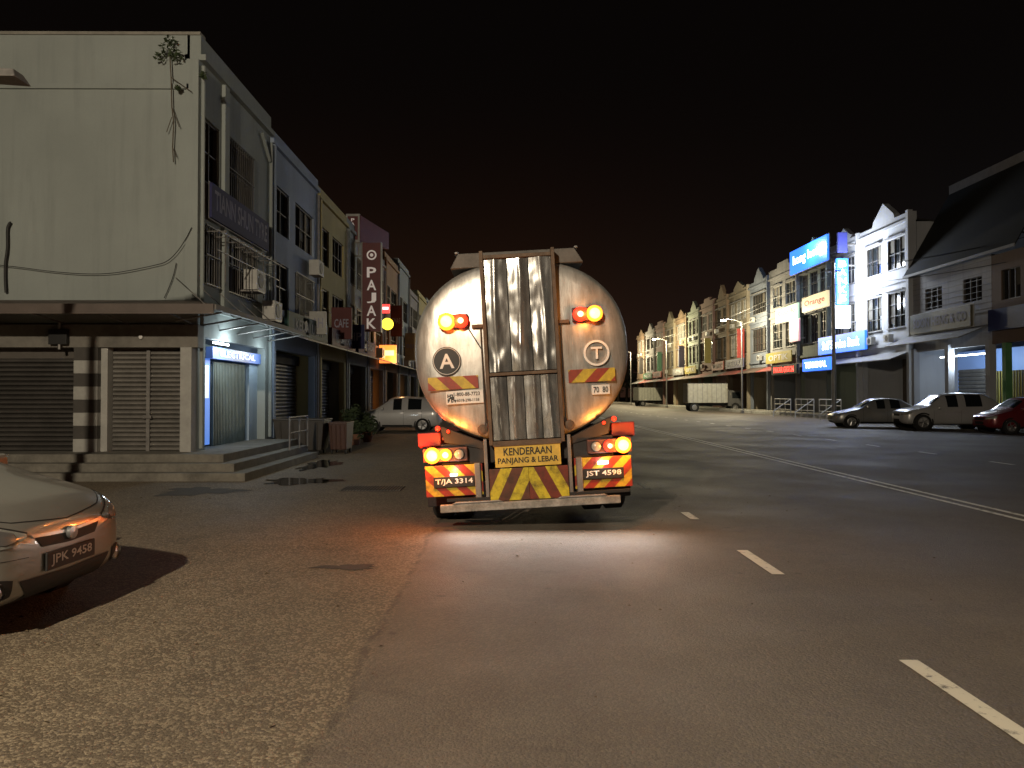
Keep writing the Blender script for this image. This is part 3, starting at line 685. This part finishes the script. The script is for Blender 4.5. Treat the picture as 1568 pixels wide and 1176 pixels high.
def patch(name, r, bv, top, bot, mat, direction=-1, rows=5, cols=14, off=.006, axis='x'):
    def samp(L, t):
        k = t*(len(L)-1); i = min(int(k), len(L)-2); f = k-i
        return (L[i][0]*(1-f)+L[i+1][0]*f, L[i][1]*(1-f)+L[i+1][1]*f)
    V = []; F = []
    for a in range(cols+1):
        p = samp(top, a/cols); q = samp(bot, a/cols)
        for b in range(rows+1):
            t = b/rows; y = p[0]*(1-t)+q[0]*t; z = p[1]*(1-t)+q[1]*t
            if axis == 'x': o = Vector((6 if direction < 0 else -10, y, z)); d = Vector((direction, 0, 0))
            else: o = Vector((y, 5*(-direction), z)); d = Vector((0, direction, 0))
            h = bv.ray_cast(o, d)
            c = h[0] if h[0] is not None else Vector((0, y, z))
            nn = h[1] if h[0] is not None else -d
            V.append(tuple(c+nn*off))
    for a in range(cols):
        for b in range(rows):
            i = a*(rows+1)+b; F.append((i, i+1, i+rows+2, i+rows+1))
    me = bpy.data.meshes.new(name); me.from_pydata(V, [], F); me.materials.append(mat)
    me.polygons.foreach_set('use_smooth', [True]*len(F))
    ob = bpy.data.objects.new(name, me); col.objects.link(ob); attach(ob, r)
    return ob
RIM = M_('alloy_rim', (.45, .45, .45), .3, .8)
def wheels(r, xs, hw, R, dual=False):
    P = Part('wheels', r)
    for x in xs:
        for s in (-1, 1):
            c = (x, s*(hw-.2), R); a = (0, s, 0)
            P.lathe(c, a, [(R*.66, 0), (R*.95, 0), (R, .03), (R, .17), (R*.95, .2), (R*.68, .205), (R*.66, .19)], RUBBER, 32)
            P.lathe(c, a, [(R*.67, .15), (R*.67, .195), (R*.6, .2), (R*.58, .15), (0, .15)], RIM, 32)
            for k in range(5):
                t = k*2*math.pi/5
                P.cyl((x, s*(hw-.2+.165), R), (x+math.cos(t)*R*.6, s*(hw-.2+.175), R+math.sin(t)*R*.6), R*.1, RIM, 6, R*.07)
            P.lathe((x, s*(hw-.215), R), a, [(0, 0), (R*1.2, 0), (R*1.2, .208), (R*1.03, .208), (R*1.03, .06), (0, .06)], BLACK, 32)
    P.done(True)
SED = [(0, .32, .42, .56, .62, .34), (-.07, .24, .64, .61, .68, .52), (-.28, .19, .80, .69, .77, .64), (-.8, .18, .845, .80, .88, .70), (-1.12, .18, .85, .88, .96, .69), (-1.2, .18, .85, .89, .99, .69),
       (-1.8, .18, .85, .92, 1.38, .56), (-1.88, .18, .85, .92, 1.41, .56), (-2.4, .18, .85, .93, 1.46, .57), (-2.48, .18, .85, .93, 1.46, .57), (-3.1, .18, .85, .94, 1.42, .56), (-3.2, .19, .85, .95, 1.38, .56), (-3.7, .2, .84, .97, 1.06, .66), (-3.8, .2, .84, .97, 1.03, .66), (-4.2, .22, .8, .95, 1.0, .62), (-4.33, .3, .68, .85, .9, .5)]
HERO = [(0, .30, .50, .58, .66, .40), (-.05, .23, .69, .64, .74, .56), (-.22, .17, .82, .74, .86, .67), (-.6, .17, .845, .84, .95, .70), (-.85, .18, .85, .90, 1.01, .70), (-.93, .18, .85, .92, 1.05, .69)]+SED[6:]
SUV = [(0, .36, .5, .72, .80, .42), (-.06, .28, .7, .76, .86, .58), (-.25, .23, .84, .84, .96, .7), (-.8, .22, .9, .96, 1.05, .74), (-1.05, .22, .91, 1.0, 1.12, .74), (-1.12, .22, .91, 1.0, 1.15, .74),
       (-1.65, .22, .91, 1.03, 1.6, .62), (-1.75, .22, .91, 1.03, 1.64, .62), (-2.4, .22, .91, 1.04, 1.7, .64), (-2.48, .22, .91, 1.04, 1.7, .64), (-3.5, .22, .91, 1.06, 1.68, .63), (-3.6, .22, .9, 1.06, 1.66, .63), (-4.1, .25, .89, 1.08, 1.4, .62), (-4.2, .28, .86, 1.05, 1.2, .62), (-4.3, .38, .75, .9, 1.0, .6)]
HAT = [(0, .32, .42, .62, .68, .34), (-.07, .24, .64, .67, .74, .52), (-.25, .19, .78, .76, .85, .62), (-.6, .18, .82, .84, .93, .66), (-.85, .18, .83, .9, 1.0, .66), (-.92, .18, .83, .9, 1.03, .66),
       (-1.5, .18, .83, .93, 1.46, .55), (-1.6, .18, .83, .93, 1.49, .55), (-2.1, .18, .83, .94, 1.53, .56), (-2.18, .18, .83, .94, 1.53, .56), (-3.0, .18, .83, .96, 1.48, .55), (-3.08, .19, .83, .96, 1.46, .55), (-3.5, .2, .82, .98, 1.25, .56), (-3.6, .24, .8, .95, 1.1, .6), (-3.68, .34, .68, .8, .9, .5)]
HL = M_('headlamp_glass', (.50, .50, .46), .12, .5, .5, 14, coat=1)
def car(name, loc, rz, st, paint, plate=None, hero=False, tail=False):
    r = root(name, loc, (0, 0, math.radians(rz)), world=False)
    n = len(st)
    wins = (7, 9)
    ws = (5, 11) if st in (SED, HERO) else (5, n-4)
    body, bv = build_body('body', r, st, paint, wins, ws)
    ln = -st[-1][0]; hw = max(s[2] for s in st)
    R = .30 if st is not SUV else .36
    wheels(r, (-.78, -ln+.75), hw+.0, R)
    zh = st[1][3]
    for s in (-1, 1):
        if hero:
            patch('headlamp', r, bv, [(s*.40, .655), (s*.56, .715), (s*.66, .76), (s*.785, .80)], [(s*.42, .63), (s*.56, .595), (s*.68, .60), (s*.79, .69)], HL)
            patch('headlamp_rim', r, bv, [(s*.39, .665), (s*.56, .728), (s*.66, .775), (s*.79, .815)], [(s*.40, .655), (s*.56, .716), (s*.66, .761), (s*.785, .801)], BLACK, rows=1, off=.004)
            patch('headlamp_reflector', r, bv, [(s*.50, .675), (s*.58, .70), (s*.66, .70)], [(s*.50, .63), (s*.58, .615), (s*.66, .63)], RIM, off=.010, rows=3, cols=8)
            patch('indicator', r, bv, [(s*.70, .73), (s*.76, .76)], [(s*.70, .65), (s*.76, .69)], M_('indicator_amber', (.5, .25, .08), .3), off=.010, rows=3, cols=4)
            patch('fog_recess', r, bv, [(s*.53, .39), (s*.62, .41), (s*.71, .38)], [(s*.53, .29), (s*.62, .26), (s*.71, .29)], BLACK)
        else:
            patch('headlamp', r, bv, [(s*hw*.45, zh), (s*hw*.88, zh+.07)], [(s*hw*.45, zh-.1), (s*hw*.88, zh-.06)], HL)
        patch('tail_lamp', r, bv, [(s*hw*.5, .9), (s*hw*.86, .92)], [(s*hw*.5, .76), (s*hw*.86, .74)], M_('tail_red', (.25, .01, .01), .2), 1)
    if hero:
        patch('grille', r, bv, [(-.34, .62), (0, .60), (.34, .62)], [(-.28, .55), (0, .535), (.28, .55)], BLACK)
        patch('grille_chrome', r, bv, [(-.38, .645), (0, .622), (.38, .645)], [(-.36, .623), (0, .603), (.36, .623)], RIM, off=.012, rows=1)
        patch('lower_intake', r, bv, [(-.48, .37), (0, .355), (.48, .37)], [(-.38, .24), (0, .235), (.38, .24)], BLACK)
        h = bv.ray_cast(Vector((5, 0, .45)), Vector((-1, 0, 0))); xf = h[0].x
        P = Part('number_plate', r); P.box(xf+.005, xf+.02, -.26, .26, .385, .505, BLACK); P.done(bevel=.004)
        text(r, plate, (xf+.0205, 0, .445), (0, 1, 0), .44, .08, WHITE, ex=.002)
        P = Part('badge_and_fogs', r); P.lathe((xf+.0, 0, .60), (1, 0, 0), [(0, 0), (.045, 0), (.045, .03), (0, .035)], RIM, 20)
        for s in (-1, 1):
            h = bv.ray_cast(Vector((5, s*.62, .335)), Vector((-1, 0, 0)))
            P.lathe(h[0], (1, 0, 0), [(0, -.02), (.055, -.02), (.06, .012), (.05, .02), (.045, .01), (0, .018)], RIM, 22)
        P.done(True)
        patch('bonnet_gap', r, bv, [(-.68, .80), (-.45, .738), (0, .70), (.45, .738), (.68, .80)], [(-.68, .794), (-.45, .732), (0, .694), (.45, .732), (.68, .794)], BLACK, rows=1, cols=24, off=.002)
        patch('bumper_gap', r, bv, [(-.76, .53), (-.40, .51)], [(-.76, .526), (-.40, .506)], BLACK, rows=1, off=.002)
    else:
        patch('grille', r, bv, [(-.3, zh-.03), (.3, zh-.03)], [(-.28, zh-.13), (.28, zh-.13)], BLACK)
        P = Part('bumper_plate', r); P.box(.0, .02, -.25, .25, .38, .49, BLACK); P.done()
    P = Part('mirrors', r); mx = st[5][0]-.25
    for s in (-1, 1):
        P.hexa([(mx, s*(hw-.06), .93), (mx-.1, s*(hw-.06), .93), (mx-.1, s*(hw+.14), .95), (mx, s*(hw+.14), .95), (mx, s*(hw-.04), 1.06), (mx-.1, s*(hw-.04), 1.06), (mx-.1, s*(hw+.13), 1.07), (mx, s*(hw+.13), 1.07)], paint)
    P.done(bevel=.03)
    for s in (-1, 1):
        for xx in (st[5][0]-.12, st[8][0]-.02, st[10][0]+.1):
            patch('door_gap', r, bv, [(xx, .9), (xx+.008, .9)], [(xx, .3), (xx+.008, .3)], BLACK, -s, rows=8, cols=1, off=.003, axis='y')
        for xx in (st[8][0]+.12, st[10][0]+.25):
            patch('door_handle', r, bv, [(xx-.14, .82), (xx, .82)], [(xx-.14, .795), (xx, .795)], RIM, -s, rows=2, cols=3, off=.02, axis='y')
        patch('rocker', r, bv, [(-1.2, .3), (-ln+1.2, .3)], [(-1.2, .22), (-ln+1.2, .22)], BLACK, -s, rows=2, cols=6, off=.004, axis='y')
    return r
car('parked_car', (-3.06, 5.2, 0), -3, HERO, carpaint('bronze_grey_paint', (.34, .33, .30), .55, .30), 'JPK 9458', True)
car('parked_car', (-6.6, 32.5, 0), 180, HAT, carpaint('white_car_paint', (.6, .6, .6), .0, .3))
car('parked_car', (15.9, 36.5, 0), 172, SED, carpaint('silver_car_paint', (.3, .3, .29), .4, .3))
car('parked_suv', (17.9, 34.0, 0), 176, SUV, carpaint('grey_white_paint', (.45, .45, .45), .2, .3))
car('parked_car', (19.55, 30.6, 0), 180, HAT, carpaint('dark_red_paint', (.16, .015, .02), .2, .3))

def lorry(loc, rz):
    r = root('box_lorry', loc, (0, 0, math.radians(rz)), world=False)
    WB_ = M_('lorry_box_white', (.45, .45, .40), .5, 0, .3)
    P = Part('cargo_box', r); P.box(-2.0, 2.0, -1, 1, .85, 2.75, WB_)
    for i in range(9): P.box(-1.95+i*.47, -1.91+i*.47, -1.02, 1.02, .86, 2.74, HOOD)
    P.box(-2.03, 2.03, -1.03, 1.03, 2.751, 2.8, HOOD); P.done(bevel=.01)
    P = Part('cab', r); cp = M_('cab_grey', (.12, .12, .12), .4)
    P.prism([(2.1, .5), (3.55, .5), (3.6, 1.2), (3.35, 2.05), (2.15, 2.1)], -.85, .85, cp, 'y'); P.done(bevel=.06)
    P = Part('cab_glass', r)
    P.prism([(2.5, 1.3), (3.4, 1.3), (3.22, 1.9), (2.5, 1.9)], -.865, .865, GLASS, 'y'); P.hexa([(3.6, -.75, 1.25), (3.62, -.75, 1.25), (3.62, .75, 1.25), (3.6, .75, 1.25), (3.37, -.7, 1.98), (3.39, -.7, 1.98), (3.39, .7, 1.98), (3.37, .7, 1.98)], GLASS); P.done()
    P = Part('chassis', r); P.box(-2, 3.2, -.4, .4, .55, .8, BLACK); P.done()
    wheels(r, (2.8, -1.3), .95, .38); return r
lorry((20.0, 75, 0), 0); lorry((21.2, 112, 0), 15)

# ------------------------------------------------------------ TANKER TRUCK
T = root('tanker_truck', (.27, 8.6, .06), (0, math.radians(-3.2), 0), world=False)
def alu(name, stretch, dent, rb=.25, dsc=2.0, lo=(.30, .29, .27), hi=(.70, .69, .66), met=.7, fine=.12):
    m, nt, b = nodes(name)
    p = pos(nt, *stretch); p0 = pos(nt)
    f = ramp(nt, noise(nt, 2.2, 8, p, .7), .3, .72)
    cc = mixc(nt, f, lo, hi)
    d = ramp(nt, noise(nt, 1.3, 6, p0, .7), .52, .78)
    cc = mixc(nt, mathn(nt, 'MULTIPLY', d, .45), cc, (.17, .15, .12))
    g = ramp(nt, noise(nt, 40, 3, p0, .6), .6, .75)
    cc = mixc(nt, mathn(nt, 'MULTIPLY', g, .3), cc, (.12, .11, .1))
    nt.links.new(cc, b.inputs['Base Color']); b.inputs['Metallic'].default_value = met
    rr = mathn(nt, 'ADD', mathn(nt, 'MULTIPLY', noise(nt, 4, 6, p), .35), rb-.03); nt.links.new(rr, b.inputs['Roughness'])
    bn = N(nt, 'ShaderNodeBump'); bn.inputs['Strength'].default_value = dent; bn.inputs['Distance'].default_value = .05
    nt.links.new(noise(nt, dsc, 2, pos(nt, 1.6, 1.6, .8)), bn.inputs['Height'])
    bn2 = N(nt, 'ShaderNodeBump'); bn2.inputs['Strength'].default_value = fine; bn2.inputs['Distance'].default_value = .01
    nt.links.new(noise(nt, 30, 3, p), bn2.inputs['Height']); nt.links.new(bn.outputs[0], bn2.inputs['Normal'])
    nt.links.new(bn2.outputs[0], b.inputs['Normal']); return m
ALU = alu('tank_aluminium', (4, 4, .6), .4, .24)
ALUP = alu('dented_aluminium', (5, 5, .35), .9, .10, 2.2, (.30, .29, .28), (.66, .66, .65), .85, .05)
P = Part('tank', T); A, B, ZC = 1.24, 1.06, 2.02
rings = [(0.001, -.09), (.3, -.085), (.6, -.06), (.85, -.03), (.955, -.005), (.985, .02), (1.0, .05), (1.0, .10), (1.012, .11), (1.012, .17), (1, .18), (1, 2.4), (1.008, 2.41), (1.008, 2.5), (1, 2.51), (1, 9.0), (.95, 9.05), (.001, 9.1)]
n = 72; vs = []; fs = []
for k, yy in rings:
    for i in range(n):
        t = 2*math.pi*i/n; c, s = math.cos(t), math.sin(t); e = 2/2.25
        vs.append((A*k*math.copysign(abs(c)**e, c), yy, ZC+B*k*math.copysign(abs(s)**e, s)))
for j in range(len(rings)-1):
    for i in range(n): fs.append((j*n+i, j*n+(i+1) % n, (j+1)*n+(i+1) % n, (j+1)*n+i))
P.add(vs, fs, ALU); P.done(True)
P = Part('rear_cover_panels', T)
def sheet(a, b, z0, z1, ph):
    nx, nz = 16, 60; vs = []; fs = []
    for jz in range(nz+1):
        for ix in range(nx+1):
            x = a+(b-a)*ix/nx; z = z0+(z1-z0)*jz/nz; u = ix/nx
            bow = .012*math.sin(u*math.pi)
            crease = .012*math.exp(-((u-.5-.12*math.sin(z*2.0+ph))/.10)**2)
            buck = .012*math.exp(-((z-(1.98+.1*math.sin(ph)))/.10)**2)*math.sin(x*26+ph)+.006*math.sin(z*6+ph*2+x*5)
            vs.append((x, -.14-bow-crease-buck, z))
    for jz in range(nz):
        for ix in range(nx): q = jz*(nx+1)+ix; fs.append((q, q+1, q+nx+2, q+nx+1))
    P.add(vs, fs, ALUP)
for i, (a, b) in enumerate(((-.385, -.13), (-.118, .118), (.13, .385))): sheet(a, b, 1.78, 3.08, i*1.7)
for i, (a, b) in enumerate(((-.385, -.197), (-.187, -.005), (.005, .187), (.197, .385))): sheet(a, b, 1.0, 1.722, i*2.1+.5)
P.box(-.385, .385, -.12, -.02, 1.0, 3.08, DARKR)
P.done(True, recalc=False)
P = Part('rear_frame', T)
for s in (-1, 1): P.box(s*.39, s*.43, -.19, -.02, .95, 3.17, RUST)
P.box(-.389, .389, -.185, -.12, 1.735, 1.77, RUST); P.box(-.389, .389, -.18, -.12, 3.08, 3.12, RUST)
P.box(-.389, .389, -.18, -.12, .93, .99, RUST)
for s in (-1, 1):
    P.lathe((s*.5, -.06, 1.13), (0, -1, 0), [(0, 0), (.06, 0), (.06, .06), (.03, .07), (0, .07)], RUST, 14)
    P.box(s*.435, s*.56, -.12, -.06, 2.3, 2.34, RUST)
    P.cyl((s*.46, -.1, 2.3), (s*.46, -.1, 1.1), .009, BLACK, 6)
P.cyl((-.6, -.08, 2.3), (-.46, -.1, 2.05), .008, BLACK, 6); P.cyl((-.46, -.1, 2.05), (-.45, -.12, 1.2), .008, BLACK, 6)
P.done(bevel=.006)
P = Part('top_walkway', T)
P.prism([(-.78, 3.02), (.78, 3.02), (.68, 3.19), (-.68, 3.19)], .02, 8.4, M_('walkway_metal', (.12, .11, .10), .7, .3, .4, 5), 'y')
P.prism([(-.72, 3.19), (-.68, 3.19), (-.68, 3.215), (-.72, 3.215)], .02, 8.4, STEEL, 'y'); P.prism([(.68, 3.19), (.72, 3.19), (.72, 3.215), (.68, 3.215)], .02, 8.4, STEEL, 'y')
P.done(bevel=.008)
P = Part('chassis', T)
CH = M_('chassis_dark', (.035, .03, .028), .7, .2, .4, 6)
for s in (-1, 1): P.box(s*.36, s*.46, .1, 10.5, .72, .96, CH)
P.box(-1.0, 1.0, .0, .1, .74, .98, CH); P.box(-1.1, 1.1, .55, .62, .8, 1.1, CH)
for yy in (1.0, 2.4, 6, 8): P.box(-.36, .36, yy, yy+.1, .7, .95, CH)
for s in (-1, 1):
    P.box(s*.46, s*.50, -.12, 0, .28, 1.02, STEEL); P.cyl((s*.3, -.1, .3), (s*.3, .3, .75), .03, STEEL, 8)
    P.hexa([(s*.5, -.02, .9), (s*.95, -.02, 1.0), (s*.95, .1, 1.0), (s*.5, .1, .9), (s*.5, -.02, .98), (s*1.0, -.02, 1.2), (s*1.0, .1, 1.2), (s*.5, .1, .98)], CH)
P.done(bevel=.005)
MG = M_('mudguard_red', (.20, .02, .015), .5)
P = Part('mudguards', T)
for s in (-1, 1):
    P.box(s*.72, s*1.26, .12, 3.0, 1.02, 1.06, MG); P.box(s*.78, s*1.22, .3, .32, .22, .74, RUBBER); P.box(s*1.22, s*1.26, .12, 3.0, .94, 1.019, MG)
    P.box(s*1.0, s*1.27, .06, .119, .96, 1.12, MG)
P.done(bevel=.01)
P = Part('warning_panels', T)
cy, cr = (.52, .37, .03), (.32, .03, .015)
P.box(-1.19, -.53, -.06, -.04, .385, .74, stripemat('chevron_l', 1, 4.2, cy, cr)); P.box(.53, 1.19, -.06, -.04, .385, .74, stripemat('chevron_r', -1, 4.2, cy, cr))
P.box(-.45, -.001, -.15, -.13, .31, .675, stripemat('chevron_cl', -2.0, 1.9, (.56, .46, .03), (.12, .04, .025), .85)); P.box(0.001, .45, -.15, -.13, .31, .675, stripemat('chevron_cr', 2.0, 1.9, (.56, .46, .03), (.16, .03, .02), .85))
P.box(-.375, .375, -.165, -.151, .69, .94, M_('sign_yellow', (.62, .42, .07), .5, 0, .35, 5))
P.box(-1.1, -.52, -.085, -.065, 1.61, 1.76, stripemat('strip_l', 1, 3.3, (.50, .38, .04), (.28, .04, .02), .4)); P.box(.52, 1.06, -.085, -.065, 1.61, 1.76, stripemat('strip_r', -1, 3.3, (.50, .38, .04), (.28, .04, .02), .4))
P.box(-.90, -.47, -.09, -.07, 1.44, 1.59, WHITE); P.box(.78, .99, -.08, -.06, 1.46, 1.57, WHITE)
for s in (-1, 1): P.box(s*.86-.235, s*.86+.235, -.085, -.061, .49, .61, BLACK)
P.done(bevel=.003)
BK = M_('letter_black', (.01, .01, .01), .5)
text(T, 'KENDERAAN', (0, -.166, .865), (1, 0, 0), .55, .085, BK); text(T, 'PANJANG & LEBAR', (0, -.166, .755), (1, 0, 0), .69, .085, BK)
text(T, 'T/JA 3314', (-.86, -.086, .55), (1, 0, 0), .43, .075, WHITE); text(T, 'JST 4598', (.86, -.086, .55), (1, 0, 0), .41, .075, WHITE)
text(T, '1-800-88-7723', (-.66, -.091, 1.55), (1, 0, 0), .30, .045, BK); text(T, '+6018-298-1158', (-.66, -.091, 1.48), (1, 0, 0), .28, .035, BK)
P = Part('qr_code', T)
for i in range(7):
    for j in range(7):
        if random.random() < .55: P.box(-.885+i*.0135, -.885+i*.0135+.0125, -.0925, -.0905, 1.46+j*.0135, 1.4725+j*.0135, BK)
P.done()
text(T, '70  80', (.885, -.081, 1.515), (1, 0, 0), .17, .07, BK)
P = Part('round_decals', T)
P.lathe((-.87, -.05, 1.94), (0, -1, 0), [(0, 0), (.165, 0), (.165, .03), (0, .03)], BK, 40); P.lathe((-.87, -.0805, 1.94), (0, -1, 0), [(.15, 0), (.155, 0), (.155, .003), (.15, .003)], WHITE, 40)
P.lathe((.86, -.05, 1.94), (0, -1, 0), [(.125, 0), (.15, 0), (.15, .03), (.125, .03), (.125, 0)], WHITE, 40)
P.done()
text(T, 'A', (-.87, -.081, 1.94), (1, 0, 0), .17, .17, WHITE); text(T, 'T', (.86, -.081, 1.94), (1, 0, 0), .13, .14, WHITE)
AMB = E_('amber_lens', (1, .26, .02), 3.2); AMC = E_('amber_core', (1, .50, .08), 9); REDL = E_('red_lens', (1, .03, .01), 3.0); REDC = E_('red_core', (1, .30, .16), 6)
CLR = M_('clear_lens', (.35, .33, .3), .2)
P = Part('lamp_housings', T)
for s in (-1, 1):
    P.box(s*.69, s*1.20, -.09, -.01, .785, .945, M_('lamp_housing', (.10, .04, .03), .5)); P.box(s*.60, s*.93, -.13, -.06, 2.31, 2.47, M_('lamp_box_red', (.10, .012, .01), .5))
P.done(bevel=.01)
def lamp(x, z, y, rr, lens, core, cs=.62):
    P.lathe((x, y, z), (0, -1, 0), [(rr*1.06, 0), (rr*1.06, .02), (rr, .024), (rr, 0)], lens if core else BLACK, 24)
    P.lathe((x, y, z), (0, -1, 0), [(rr, .01), (rr*.9, .035), (rr*.5, .05), (0.0, .055)], lens, 24)
    if core: P.lathe((x, y-.051, z), (0, -1, 0), [(rr*cs, -.01), (rr*cs*.8, .006), (0, .014)], core, 18)
P = Part('lamps', T)
lamp(-1.095, .865, -.09, .088, AMB, AMC, .72); lamp(-.94, .865, -.09, .066, AMB, REDC, .6); lamp(-.785, .865, -.09, .058, CLR, None)
lamp(1.10, .865, -.09, .088, AMB, AMC, .72); lamp(.945, .865, -.09, .064, REDL, REDC, .5); lamp(.79, .865, -.09, .058, CLR, None)
lamp(-.845, 2.39, -.13, .095, AMB, AMC, .72); lamp(-.68, 2.39, -.13, .078, REDL, REDC, .5); lamp(.69, 2.39, -.13, .078, REDL, REDC, .5); lamp(.855, 2.39, -.13, .088, AMB, AMC, .72)
for s in (-1, 1): lamp(s*1.02, 1.17, -.03, .03, REDL, None); lamp(s*.9, 1.13, -.03, .02, REDL, None)
P.box(-.9, -.82, -.10, -.07, .62, .64, E_('plate_lamp', (1, .95, .9), 12)); P.box(.8, .92, -.10, -.07, .66, .69, E_('plate_lamp', (1, .95, .9), 12))
P.done(True)
OC = (1, .33, .05)
for x, z, p in ((-1.05, .865, 24), (1.1, .865, 24), (-.8, 2.39, 9), (.82, 2.39, 9)): light(T, 'lamp_glow', (x, -.30, z), p, OC, .05)
light(T, 'tail_glow', (-1.3, -.15, .9), 14, (1, .10, .03), .05)
for x in (-.85, .85): light(T, 'plate_light', (x, -.14, .68), .9, (1, .95, .9), .03)
P = Part('pool_light_bar', T)  # plain black bar added behind the pool light, holds no lamps
P.box(-.95, 1.15, -.13, -.06, .33, .36, BLACK)
P.done()
light(T, 'road_pool_light', (.25, -.20, .345), 17, (1, .97, .92), typ='AREA', aim=(0, -1, -.9), size=2.4, sizey=.03, spread=140)  # added strip light, stands in for the plate lamps' white pool on the road
P = Part('underrun_bar', T)
P.box(-1.03, 1.03, -.16, -.1, .21, .30, M_('bar_worn_white', (.30, .28, .25), .6, .1, .7, 6))
for s in (-1, 1): P.box(s*.55, s*.62, -.1, .1, .24, .75, STEEL); P.hexa([(s*.3, -.165, .30), (s*.9, -.165, .30), (s*.9, -.1, .30), (s*.3, -.1, .30), (s*.35, -.165, .325), (s*.85, -.165, .325), (s*.85, -.1, .325), (s*.35, -.1, .325)], STEEL)
P.done(bevel=.01)
P = Part('axle_wheels', T)
for yy in (.95, 2.3, 8.9):
    for s in (-1, 1):
        for xo in ((.68, .95) if yy < 5 else (.9,)):
            P.lathe((s*xo, yy, .49), (s, 0, 0), [(.28, 0), (.46, 0), (.5, .03), (.5, .22), (.46, .25), (.28, .25), (.26, .2), (0, .2)], RUBBER, 36)
            P.lathe((s*xo, yy, .49), (s, 0, 0), [(.27, .2), (.27, .252), (.22, .255), (.2, .2), (.1, .2), (.09, .28), (0, .28)], STEEL, 24)
    P.cyl((-.9, yy, .49), (.9, yy, .49), .07, CH, 10)
P.done(True)
P = Part('cab', T); CP = carpaint('cab_paint', (.35, .08, .05), 0, .4)
P.prism([(9.4, .6), (11.3, .6), (11.4, 1.3), (11.25, 2.75), (9.5, 2.85)], -1.2, 1.2, CP, 'x'); P.done(bevel=.06)
P = Part('cab_glass', T); P.prism([(10.2, 1.7), (11.1, 1.7), (11.05, 2.5), (10.2, 2.5)], -1.215, 1.215, GLASS, 'x'); P.done()

# ------------------------------------------------------------ world
w = bpy.data.worlds.new('World'); scene.world = w; w.use_nodes = True; nt = w.node_tree
bg = nt.nodes['Background']; tc = N(nt, 'ShaderNodeTexCoord'); s = N(nt, 'ShaderNodeSeparateXYZ'); nt.links.new(tc.outputs['Generated'], s.inputs[0])
el = mathn(nt, 'POWER', ramp(nt, s.outputs[2], .50, -.02), 2.8)
xr = ramp(nt, s.outputs[0], .02, .5)
hor = mixc(nt, xr, (.032, .0130, .0060), (.011, .010, .0105))
c = mixc(nt, el, (.0021, .0015, .0013), hor)
nt.links.new(c, bg.inputs[0]); bg.inputs[1].default_value = 1.0
l = bpy.data.lights.new('moon', 'SUN'); l.energy = .012; l.angle = math.radians(3); l.color = (.7, .8, 1)
o = bpy.data.objects.new('moon', l); o.rotation_euler = (math.radians(35), 0, math.radians(-25)); col.objects.link(o)

# ------------------------------------------------------------ camera
cam = bpy.data.cameras.new('Camera'); cam.lens = 26.0; cam.sensor_width = 36; cam.clip_end = 2000; cam.clip_start = .05
o = bpy.data.objects.new('Camera', cam); o.location = (0, 0, 1.55)
o.rotation_euler = (math.radians(90+.91), 0, math.radians(-.3)); col.objects.link(o); scene.camera = o
